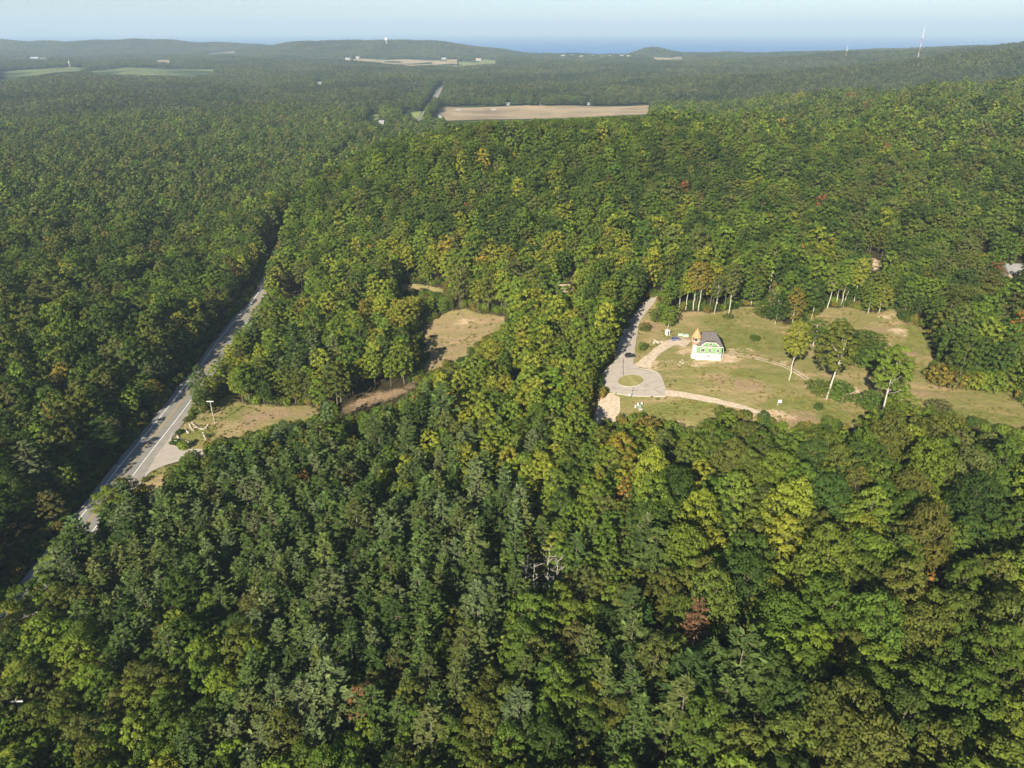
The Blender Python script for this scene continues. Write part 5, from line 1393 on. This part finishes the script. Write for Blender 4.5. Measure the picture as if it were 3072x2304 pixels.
# ------------------------------------------------------------------ weeds and low brush
ws = []
for i in range(3):
    V, Fq, cv, hv, C = crown_broad(800 + i, nclump=14, nleaf=10, RR=1.0, HT=1.0, leaf=.42, base=-.3, shape=.8); ws.append(np_mesh('weed', V, Fq, M['leaf'], {'leafvar': cv, 'leafhue': hv}))
for i in range(2):
    V, Fq, cv, hv, C = crown_broad(810 + i, nclump=34, nleaf=16, RR=1.0, HT=1.0, leaf=.26, base=-.2, shape=.6); ws.append(np_mesh('brush', V, Fq, M['leaf'], {'leafvar': cv, 'leafhue': hv}))
WEEDS = stock('weed_stock', ws)
gxi, gyi = grid_pts(2.1, -260, 330, 130, 480, .48)
def lookup(f, xq, yq):
    i = np.clip(np.searchsorted(xs, xq) - 1, 0, nx - 2); j = np.clip(np.searchsorted(ys, yq) - 1, 0, ny - 2); return f[j, i]
dv = lookup(dry, gxi, gyi); gv = lookup(green, gxi, gyi)
wn1 = wnoise(gxi, gyi, 7, 21)
offroad = np.ones(len(gxi), bool)
for pl in (lw, [(p.x, p.y) for p in gp], mw): offroad &= ~in_poly(gxi, gyi, pl)
offroad &= seg_dist(gxi, gyi, [(p.x, p.y) for p in dp]) > 3.5
offroad &= seg_dist(gxi, gyi, [(p.x, p.y) for p in tp]) > 2.4
offroad &= (np.abs(gxi - hp.x) > 8) | (np.abs(gyi - hp.y - 4) > 9)
offroad &= ~((side_of_road(gxi, gyi) > -3) & (side_of_road(gxi, gyi) < 13))
wsel = offroad & (dv > .4) & (rng.random(len(gxi)) < np.clip(wn1 * 1.6 - .75 + gv * .6, 0, .7))
so_g = side_of_road(gxi, gyi)
esel = offroad & (dv < .42) & ((dv > .02) | ((so_g > -9) & (so_g < -3.5))) & (rng.random(len(gxi)) < .55)
wx, wy = np.r_[gxi[wsel], gxi[esel]], np.r_[gyi[wsel], gyi[esel]]; nwd, ned = wsel.sum(), esel.sum()
wz = H(wx, wy)
wr = np.r_[rng.uniform(.25, .75, nwd), rng.uniform(1.0, 2.3, ned)]; wh = np.r_[rng.uniform(.2, .6, nwd), rng.uniform(1.2, 3.4, ned)]
wt_ = np.concatenate([np.array([(.27, .215, .08), (.21, .20, .06), (.30, .22, .10), (.17, .175, .05)])[rng.integers(0, 4, nwd)], np.array([PAL['mid'], PAL['olive'], PAL['bright'], PAL['gold_olive'], PAL['dark']])[rng.integers(0, 5, ned)]]) * rng.uniform(.8, 1.2, (nwd + ned, 1))
scatter('meadow_weeds', WEEDS, np.stack([wx, wy, wz], 1), np.stack([np.zeros(len(wx))] * 2 + [rng.uniform(0, 6.28, len(wx))], 1), np.stack([wr, wr, wh], 1), np.r_[rng.integers(0, 3, nwd), 3 + rng.integers(0, 2, ned)], wt_, 'dry weeds and low brush of the meadows', 'weeds')
#@@OBJ-END

# ------------------------------------------------------------------ haze: still air thick enough to blue the far hills
hz = MB(); hz.box(-95000, 95000, -900, 65000, -95, 460)
t = NT('haze')
pv = t.n('ShaderNodeVolumePrincipled')
pv.inputs['Color'].default_value = (.60, .79, 1.0, 1)
pv.inputs['Density'].default_value = 8.8e-5
pv.inputs['Anisotropy'].default_value = 0.0
t.l(pv.outputs[0], t.out.inputs['Volume'])
try: t.m.cycles.homogeneous_volume = True
except Exception: pass
tag(hz.build('haze', t.m), 'thin blue haze over the far land', 'haze', kind='stuff')
